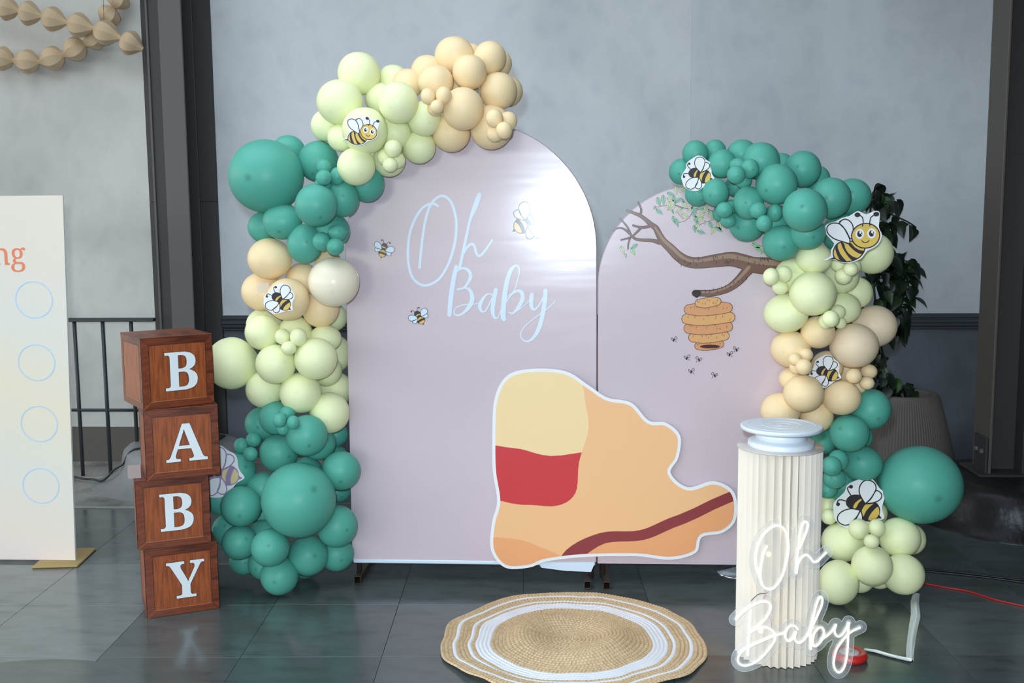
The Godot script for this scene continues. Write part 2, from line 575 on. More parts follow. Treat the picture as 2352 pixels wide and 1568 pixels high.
func arch_poly(w: float, h: float, y0 := 0.0, grow := 0.0) -> PackedVector2Array:
	var poly := PackedVector2Array()
	var r := w * 0.5
	poly.append(Vector2(-r - grow, y0))
	poly.append(Vector2(r + grow, y0))
	for k in 49:
		var a := PI * k / 48.0
		poly.append(Vector2(cos(a) * (r + grow), h - r + sin(a) * (r + grow)))
	return poly

func arch(label: String, x0: float, x1: float, y0: float, top: float) -> Node3D:
	var w := x1 - x0
	var o := thing("arch_backdrop", label, "backdrop", Vector3((x0 + x1) * 0.5, 0, ARCH_Z))
	var st := st_new()
	# the sleeve: front, a rounded rim and the back
	var rings := []
	for q in [[0.0, -0.016], [0.004, -0.004], [0.006, 0.008], [0.008, 0.017], [0.008, 0.026]]:
		var ring := arch_poly(w - q[0] * 2.0, top - q[0], y0)
		rings.append([ring, -q[1]])
	add_fill(st, rings[0][0], 0.0)
	st.set_smooth_group(0)
	var zs_ := [0.0, -0.004, -0.011, -0.02, -0.03]
	var gr := [0.0, 0.0025, 0.004, 0.004, 0.002]
	for j in 4:
		var a := arch_poly(w, top, y0, gr[j])
		var b := arch_poly(w, top, y0, gr[j + 1])
		for i in range(1, a.size()):
			var i2 := (i + 1) % a.size()
			var n := Vector3(a[i].x, a[i].y - (top - w * 0.5) if a[i].y > top - w * 0.5 else 0.0, 0.3)
			quad(st, Vector3(a[i].x, a[i].y, zs_[j]), Vector3(a[i2].x, a[i2].y, zs_[j]), Vector3(b[i2].x, b[i2].y, zs_[j + 1]), Vector3(b[i].x, b[i].y, zs_[j + 1]), n, [a[i], a[i2], b[i2], b[i]])
	add_fill(st, arch_poly(w, top, y0, 0.002), -0.03, true)
	put("printed_sleeve", done(st), mats["blush vinyl"], o)
	# steel tube behind, with two feet that run out on the floor
	var path := PackedVector3Array()
	path.append(Vector3(-w * 0.5 + 0.02, 0.02, -0.045))
	for k in 25:
		var a := PI - PI * k / 24.0
		path.append(Vector3(cos(a) * (w * 0.5 - 0.02), top - w * 0.5 + sin(a) * (w * 0.5 - 0.02), -0.045))
	path.append(Vector3(w * 0.5 - 0.02, 0.02, -0.045))
	put("frame_tube", tube_mesh(path, 0.012, 8), mats["rust steel"], o)
	return o

func foot(o: Node3D, x: float, front: float):
	# square steel tube, open at the end
	var st := st_new()
	var l := front + 0.30
	for q in [[0, 0.0185, 0.03, 0.003], [0, -0.0135, 0.03, 0.003], [0.0135, 0.0025, 0.003, 0.029], [-0.0135, 0.0025, 0.003, 0.029]]:
		add_box(st, Vector3(x + q[0], 0.016 + q[1], front - l * 0.5), Vector3(q[2], q[3], l), 0.0008)
	put("foot", done(st), mats["rust steel"], o)

func side_bee(parent: Node, c: Vector2, size: float, turn: float, z: float, ms: Array, called := "printed_bee", card := 0.0) -> Node3D:
	# a bee seen from above; drawn in a field of 1568 with its middle at (880, 750)
	var f := func(p: Vector2) -> Vector2: return c + (Vector2(p.x - 880, 750 - p.y) * size / 1200.0).rotated(turn)
	var g := func(flat: Array, closed := true) -> PackedVector2Array: return smooth2(v2(flat).map(f), closed)
	var s := func(flat: Array, w: float) -> Array: return v2(flat).map(func(p):
		var q: Vector2 = f.call(p)
		return Vector3(q.x, q.y, w * size / 1200.0))
	var o := Node3D.new()
	o.name = called
	parent.add_child(o, true)
	if o.name != called:
		var k := 1
		while parent.has_node("%s_%03d" % [called, k]): k += 1
		o.name = "%s_%03d" % [called, k]
	var white: Material = ms[0]
	var ink: Material = ms[1]
	var yellow: Material = ms[2]
	var st := st_new()
	var wings := [[940, 720, 780, 550, 732, 420, 745, 310, 800, 225, 910, 195, 1020, 230, 1080, 330, 1070, 440, 1020, 590], [945, 715, 1030, 590, 1085, 400, 1150, 385, 1225, 430, 1245, 510, 1200, 590, 1100, 660],
		[870, 885, 700, 890, 560, 950, 460, 1050, 435, 1150, 480, 1240, 600, 1285, 700, 1260, 780, 1180, 840, 1060], [885, 885, 830, 1060, 760, 1200, 830, 1270, 920, 1270, 980, 1190, 975, 1080, 940, 980]]
	st = st_new()
	add_fill(st, g.call([780, 565, 720, 560, 620, 590, 550, 660, 525, 740, 550, 830, 630, 890, 750, 892, 865, 885, 920, 985, 975, 1085, 1100, 1092, 1200, 1060, 1270, 990, 1300, 880, 1290, 780, 1240, 700, 1160, 645, 1050, 690, 945, 715, 860, 640]), z)
	add_fill(st, PackedVector2Array(v2([1285, 880, 1375, 960, 1250, 990]).map(f)), z + 0.0001)
	put("body", done(st), ink, o)
	for w in [[815, 640, 845, 655, 800, 740, 768, 862, 720, 868, 706, 830, 735, 735], [950, 742, 1030, 715, 1108, 682, 1050, 770, 1000, 880, 972, 1010, 930, 930, 908, 875], [1215, 730, 1260, 775, 1285, 850, 1275, 930, 1230, 1010, 1160, 1052, 1098, 1058, 1100, 960, 1140, 850]]:
		st = st_new()
		add_fill(st, g.call(w), z + 0.0004)
		put("stripe", done(st), yellow, o)
	for i in 4:
		st = st_new()
		add_fill(st, g.call(wings[i]), z + 0.0006)
		var wg := put("wing", done(st), white, o)
		st = st_new()
		var loop: Array = wings[i] + [wings[i][0], wings[i][1]]
		add_stroke(st, s.call(loop, 25.0), z + 0.0008, 4)
		if o.get_parent() is Node3D and o.get_parent().get_parent() == self:
			put("wing_outline", done(st), ink, o)
		else:
			put("outline", done(st), ink, wg)
	for w in [[590, 600, 520, 530, 488, 470, 505, 432, 545, 420], [530, 755, 430, 750, 365, 770, 348, 830]]:
		st = st_new()
		add_stroke(st, s.call(w, 25.0), z + 0.0004)
		var e: Vector2 = f.call(Vector2(550, 420) if w[0] == 590 else Vector2(375, 862))
		add_disc(st, e, Vector2.ONE * 42.0 * size / 1200.0, z + 0.0004)
		put("antenna", done(st), ink, o)
	return o

func arches():
	var o := arch("tall arch backdrop of blush vinyl printed with pale script and three bees", -0.945, 0.126, 0.105, 2.0)
	o.set_meta("label", "tall blush vinyl arch backdrop printed with pale blue script and three bees")
	var inks := [mats["pale vinyl"], mats["ink vinyl"], mats["honey vinyl"]]
	crop(800, 380, 3.015, o.position)
	var st := st_new()
	for s in [[487, 708, 18, 497, 600, 18, 515, 450, 18, 540, 330, 18, 575, 255, 17, 620, 215, 17, 660, 212, 18, 705, 250, 18, 738, 350, 19, 743, 450, 19, 728, 560, 19, 690, 680, 18, 630, 780, 17, 560, 826, 17, 500, 828, 17, 440, 780, 17, 412, 690, 17, 406, 600, 18, 417, 480, 18, 450, 380, 18, 500, 300, 17, 550, 268, 17, 590, 265, 17, 615, 280, 15],
		[765, 715, 20, 785, 625, 20, 812, 500, 20, 838, 380, 18, 870, 270, 17, 897, 200, 16, 906, 195, 14, 903, 225, 16, 880, 290, 18, 845, 360, 16], [775, 650, 12, 810, 580, 16, 845, 545, 18, 868, 555, 18, 878, 590, 18, 892, 622, 17, 915, 622, 17, 955, 575, 16, 995, 515, 14]]:
		add_stroke(st, layw(v3(s)), 0.0012)
	put("lettering", done(st), mats["pale vinyl"], o)
	st = st_new()
	for s in [[743, 702, 26, 725, 790, 32, 706, 920, 32, 696, 1035, 30], [712, 815, 6, 742, 745, 8, 790, 712, 14, 835, 735, 22, 840, 785, 24, 800, 845, 14, 752, 860, 12], [790, 848, 8, 835, 860, 20, 855, 915, 30, 840, 970, 30, 795, 1022, 18, 750, 1040, 12, 728, 1022, 8, 745, 985, 7, 800, 966, 8, 870, 962, 6, 905, 950, 6],
		[1000, 900, 8, 965, 890, 10, 930, 925, 22, 908, 975, 26, 922, 1012, 16, 948, 1008, 10, 980, 950, 10, 1010, 890, 14], [1020, 862, 28, 1006, 930, 30, 997, 1010, 28, 1012, 1056, 16, 1035, 1052, 8, 1060, 990, 7],
		[1055, 1005, 6, 1085, 930, 8, 1100, 910, 6, 1150, 860, 7, 1177, 770, 8, 1182, 715, 11, 1160, 692, 14, 1125, 725, 26, 1098, 800, 32, 1078, 920, 34, 1070, 1040, 34, 1076, 1065, 30], [1085, 958, 8, 1120, 905, 10, 1165, 870, 18, 1200, 882, 26, 1204, 930, 28, 1175, 985, 24, 1138, 1025, 12, 1110, 1018, 8], [1135, 1028, 8, 1200, 985, 6, 1265, 925, 7],
		[1270, 895, 28, 1265, 945, 28, 1270, 985, 22, 1292, 998, 14, 1330, 955, 10, 1360, 885, 10], [1365, 868, 28, 1360, 940, 30, 1340, 1060, 30, 1312, 1145, 28, 1275, 1200, 20, 1235, 1220, 13, 1200, 1200, 9, 1195, 1160, 8, 1230, 1108, 7, 1300, 1050, 7, 1370, 1000, 7, 1432, 942, 6]]:
		add_stroke(st, layw(v3(s)), 0.0012)
	put("lettering", done(st), mats["pale vinyl"], o)
	var px := px_size(ARCH_Z)
	crop(0, 0, 1, o.position)
	side_bee(o, lay(Vector2(880, 573)), 50 * px, -1.53, 0.001, inks)
	side_bee(o, lay(Vector2(962, 727)), 50 * px, -0.72, 0.001, inks)
	side_bee(o, lay(Vector2(1213, 512)), 92 * px, -2.25, 0.001, inks)
	st = st_new()
	add_box(st, Vector3(0, 0.097, -0.012), Vector3(1.066, 0.018, 0.03), 0.004)
	put("hem", done(st), mats["pale vinyl"], o)
	st = st_new()
	add_slab(st, PackedVector2Array(v2([0.285, 0.098, 0.53, 0.098, 0.515, 0.062, 0.40, 0.066, 0.30, 0.078])), -0.004, 0.004)
	put("loose_hem", done(st), mats["pale vinyl"], o)
	foot(o, -0.51, 0.03)
	foot(o, 0.50, 0.05)
	o.rotation = Vector3(deg_to_rad(-1.0), deg_to_rad(-0.6), 0)   # it leans back a little and its right edge stands nearer
	# --- the short one
	o = arch("short blush vinyl arch backdrop printed with a branch and hanging beehive", 0.137, 0.957, 0.098, 1.722)
	foot(o, -0.375, 0.06)
	foot(o, 0.375, 0.03)
	branch_print(o)

func branch_print(o: Node3D):
	crop(1400, 420, 4.1275, o.position)
	var bark := vinyl("bark vinyl", Color(0.47, 0.34, 0.30))
	var light := vinyl("light bark vinyl", Color(0.60, 0.49, 0.41))
	var ink: Material = mats["ink vinyl"]
	var limbs := [[1720, 805, 150, 1560, 790, 150, 1450, 785, 145, 1360, 775, 135, 1250, 742, 128, 1150, 722, 122, 1000, 738, 110, 850, 757, 95, 740, 745, 92, 650, 692, 84, 580, 622, 74, 510, 555, 62, 470, 490, 54, 440, 430, 46, 390, 390, 38, 340, 345, 28, 290, 310, 24, 230, 285, 20, 165, 262, 14],
		[1350, 790, 100, 1290, 850, 84, 1230, 920, 78, 1150, 985, 64, 1070, 1022, 56, 960, 1045, 54, 870, 1045, 50, 810, 1045, 52], [475, 565, 34, 400, 545, 24, 260, 535, 18, 200, 490, 14, 150, 445, 12, 95, 425, 9, 30, 450, 7], [290, 312, 15, 300, 250, 11, 270, 180, 7],
		[395, 405, 22, 330, 420, 17, 280, 418, 14, 225, 402, 11], [300, 425, 14, 250, 475, 12, 200, 515, 9, 110, 540, 6], [205, 495, 10, 170, 420, 9, 130, 370, 8, 95, 335, 6], [198, 515, 8, 180, 570, 7, 175, 622, 5]]
	var br := Node3D.new()
	br.name = "printed_branch"
	o.add_child(br)
	var st := st_new()
	for l in limbs: add_stroke(st, layw(v3(l), 9.0), 0.0006, 8)
	add_fill(st, smooth2(lays([790, 1022, 850, 1018, 868, 1050, 830, 1088, 795, 1066])), 0.0016)
	for k in 46:                        # pen marks along the bark
		var t := rng.randf()
		var p := Vector2(lerpf(1500, 640, t), 760.0 - 30.0 * sin(t * 3.0) + rng.randf_range(-40, 40))
		if k > 34: p = Vector2(lerpf(1330, 900, (k - 34) / 11.0), lerpf(830, 1040, sqrt((k - 34) / 11.0)) + rng.randf_range(-18, 18))
		add_stroke(st, layw([Vector3(p.x, p.y - 12, 3), Vector3(p.x + rng.randf_range(6, 14), p.y, 5), Vector3(p.x + 4, p.y + 14, 3)]), 0.002, 3, false)
	put("outline", done(st), ink, br)
	st = st_new()
	for l in limbs: add_stroke(st, layw(v3(l)), 0.0010, 8)
	put("bark", done(st), bark, br)
	st = st_new()
	for l in [[1700, 765, 50, 1450, 750, 50, 1300, 725, 40, 1150, 695, 40, 1000, 712, 34, 850, 738, 26, 720, 722, 26, 600, 622, 30, 510, 538, 26, 470, 480, 20, 430, 420, 16], [1320, 800, 34, 1240, 890, 26, 1150, 968, 22, 1000, 1028, 18, 880, 1034, 16]]:
		add_stroke(st, layw(v3(l)), 0.0014, 8)
	put("lit_bark", done(st), light, br)
	# leaves and twigs
	var tw := Node3D.new()
	tw.name = "printed_twig"
	o.add_child(tw)
	st = st_new()
	for l in [[430, 235, 3, 520, 215, 4, 640, 215, 4, 740, 245, 5, 900, 242, 6, 1000, 280, 6], [640, 375, 3, 700, 365, 4, 750, 330, 4, 800, 270, 5, 900, 230, 5], [800, 440, 3, 860, 395, 4, 905, 375, 4, 985, 345, 4], [610, 195, 3, 650, 225, 4, 700, 240, 4], [700, 345, 3, 640, 275, 3], [175, 600, 3, 165, 640, 3], [1450, 600, 4, 1400, 590, 3]]:
		add_stroke(st, layw(v3(l)), 0.0008)
	put("stem", done(st), ink, tw)
	var greens := [vinyl("leaf green vinyl", Color(0.50, 0.72, 0.61)), vinyl("leaf olive vinyl", Color(0.76, 0.80, 0.62)), vinyl("leaf lime vinyl", Color(0.62, 0.82, 0.60))]
	var spots := v2([465, 175, 510, 158, 580, 105, 632, 65, 700, 62, 578, 157, 615, 158, 655, 165, 700, 172, 712, 205, 560, 212, 590, 232, 428, 234, 470, 270, 600, 273, 660, 262, 716, 312, 765, 240, 800, 255, 802, 300, 860, 238, 870, 302, 912, 235, 960, 308, 610, 345, 640, 375, 820, 350, 860, 348, 905, 376, 832, 408, 808, 432, 868, 465, 960, 400, 985, 452, 1040, 405, 1015, 330, 1000, 272, 1040, 440, 238, 600, 122, 635, 222, 648, 155, 690, 1390, 593, 1415, 628, 1462, 642, 1490, 668])
	for i in spots.size():
		var big := 31.0 + rng.randf() * 10.0
		if i in [12, 14, 28, 41, 8]: big = 17.0
		var a := rng.randf_range(0.3, 2.6)
		var leaf := func(k: float) -> PackedVector2Array:
			var out := []
			for q in [[-1, 0], [-0.55, 0.42], [0.0, 0.55], [0.5, 0.3], [1.15, 0.0], [0.45, -0.3], [-0.05, -0.5], [-0.6, -0.36]]:
				out.append(lay(spots[i] + (Vector2(q[0], q[1]) * (big + k)).rotated(a)))
			return smooth2(out, true, 3)
		st = st_new()
		add_fill(st, leaf.call(3.0), 0.0010)
		var lf := put("outline", done(st), ink, tw)
		st = st_new()
		add_fill(st, leaf.call(0.0), 0.0014)
		put("leaf", done(st), greens[(i * 7 / 3) % 2 if i < 40 else 2], tw)
		st = st_new()
		var d := Vector2(big, 0).rotated(a)
		add_stroke(st, layw([Vector3(spots[i].x - d.x, spots[i].y - d.y, 3), Vector3(spots[i].x + d.x * 0.7, spots[i].y + d.y * 0.7, 2)]), 0.0018, 2, false)
		put("vein", done(st), ink, tw)
	# the beehive: coils, widest in the middle
	var hive := Node3D.new()
	hive.name = "printed_beehive"
	o.add_child(hive)
	var coil_m := [vinyl("hive vinyl", Color(0.86, 0.65, 0.43)), vinyl("hive orange vinyl", Color(0.84, 0.60, 0.42))]
	var rows := [[1122, 845, 1020, 86], [1182, 756, 1116, 116], [1272, 732, 1140, 118], [1362, 752, 1120, 114], [1448, 792, 1092, 104], [1528, 842, 1050, 84]]
	for i in range(5, -1, -1):
		var r: Array = rows[i]
		var tilt := 16.0
		var z := 0.0008 + (5 - i) * 0.0008
		var pts := [Vector3(r[1], r[0] + tilt, r[3] * 0.78), Vector3(lerpf(r[1], r[2], 0.3), r[0] + tilt * 0.6 + 6, r[3]), Vector3(lerpf(r[1], r[2], 0.7), r[0] - tilt * 0.1 + 6, r[3]), Vector3(r[2], r[0] - tilt * 0.5 + 8, r[3] * 0.76)]
		st = st_new()
		add_stroke(st, layw(pts, 9.0), z, 8)
		put("outline", done(st), ink, hive)
		st = st_new()
		add_stroke(st, layw(pts), z + 0.0004, 8)
		put("coil", done(st), coil_m[i % 2], hive)
		st = st_new()
		for k in 9:
			var x := lerpf(r[1] - 20, r[2] + 20, (k + rng.randf()) / 9.0)
			var y: float = r[0] + rng.randf_range(-20, 20)
			add_stroke(st, layw([Vector3(x, y - 8, 2), Vector3(x - 6, y, 3.5), Vector3(x - 2, y + 12, 2)]), z + 0.0008, 3, false)
		put("pen_mark", done(st), ink, hive)
	st = st_new()
	add_disc(st, lay(Vector2(950, 1548)), Vector2(92, 17) / zs * px_size(ARCH_Z), 0.0062)
	put("entrance", done(st), vinyl("hive hole vinyl", Color(0.30, 0.17, 0.15)), hive)
	# seven tiny bees drawn in ink
	crop(0, 0, 1, o.position)
	for p in v2([1548, 779, 1578, 821, 1605, 825, 1588, 852, 1641, 861, 1676, 813, 1691, 802]):
		st = st_new()
		var s := -1.0 if int(p.x) % 2 else 1.0
		for l in [[0, 0, 1.2, -6, -4, 1, -5, 2, 1, 0, 0, 1], [0, 0, 1.2, 4, -7, 1, 7, -2, 1, 0, 1, 1], [0, 0, 3, -1, 4, 3], [3, 3, 1, 6, 6, 1]]:
			add_stroke(st, layw(v3(l).map(func(q): return Vector3(p.x + q.x * s, p.y + q.y, q.z))), 0.0012, 4)
		put("printed_fly", done(st), ink, o)

func cutout_board():
	# a plain board of about the size and colours of the one in the photograph: no figure is drawn on it
	var z := ARCH_Z + 0.012
	var o := thing("cutout_board", "white bordered foam cutout board with wavy plain cream, peach and red bands across both arches", "cutout board", on_z(1400, 1300, z))
	crop(0, 0, 1, o.position)
	var edge := smooth2(lays([1131, 1000, 1136, 915, 1165, 862, 1225, 846, 1300, 852, 1352, 884, 1395, 912, 1450, 924, 1490, 965, 1530, 970, 1562, 1000, 1558, 1050, 1540, 1085, 1580, 1118, 1640, 1104, 1686, 1130, 1690, 1190, 1660, 1222, 1612, 1232, 1598, 1268, 1540, 1284, 1460, 1276, 1340, 1278, 1255, 1288, 1215, 1302, 1160, 1302, 1128, 1262, 1130, 1200, 1142, 1150, 1132, 1080]), true, 6)
	var st := st_new()
	add_slab(st, edge, 0.0, 0.006)
	put("board", done(st), mats["paper white"], o)
	var inner: PackedVector2Array = Geometry2D.offset_polygon(edge, -0.014)[0]
	st = st_new()
	add_fill(st, inner, 0.0065)
	put("print", done(st), mat("cream print", Color(0.96, 0.84, 0.63), 0.5), o)
	var k := 0
	# wavy bands of plain colour
	for q in [["red print", Color(0.80, 0.20, 0.22), [1090, 1040, 1180, 1028, 1265, 1046, 1400, 1040, 1400, 1150, 1340, 1230, 1200, 1230, 1090, 1230]], ["peach print", Color(0.95, 0.74, 0.53), [1350, 780, 1342, 900, 1352, 980, 1330, 1060, 1322, 1130, 1280, 1160, 1200, 1158, 1090, 1166, 1090, 1400, 1800, 1400, 1800, 780]],
			["maroon print", Color(0.55, 0.20, 0.21), [1270, 1330, 1300, 1262, 1380, 1222, 1470, 1216, 1560, 1180, 1740, 1130, 1740, 1400, 1270, 1400]], ["orange print", Color(0.93, 0.65, 0.44), [1090, 1250, 1180, 1236, 1260, 1262, 1320, 1284, 1390, 1246, 1480, 1238, 1570, 1202, 1740, 1152, 1740, 1400, 1090, 1400]]]:
		for poly in Geometry2D.intersect_polygons(smooth2(lays(q[2]), true, 5), inner):
			st = st_new()
			add_fill(st, poly, 0.0068 + k * 0.0002)
			put("patch", done(st), mat(q[0], q[1], 0.5), o)
		k += 1

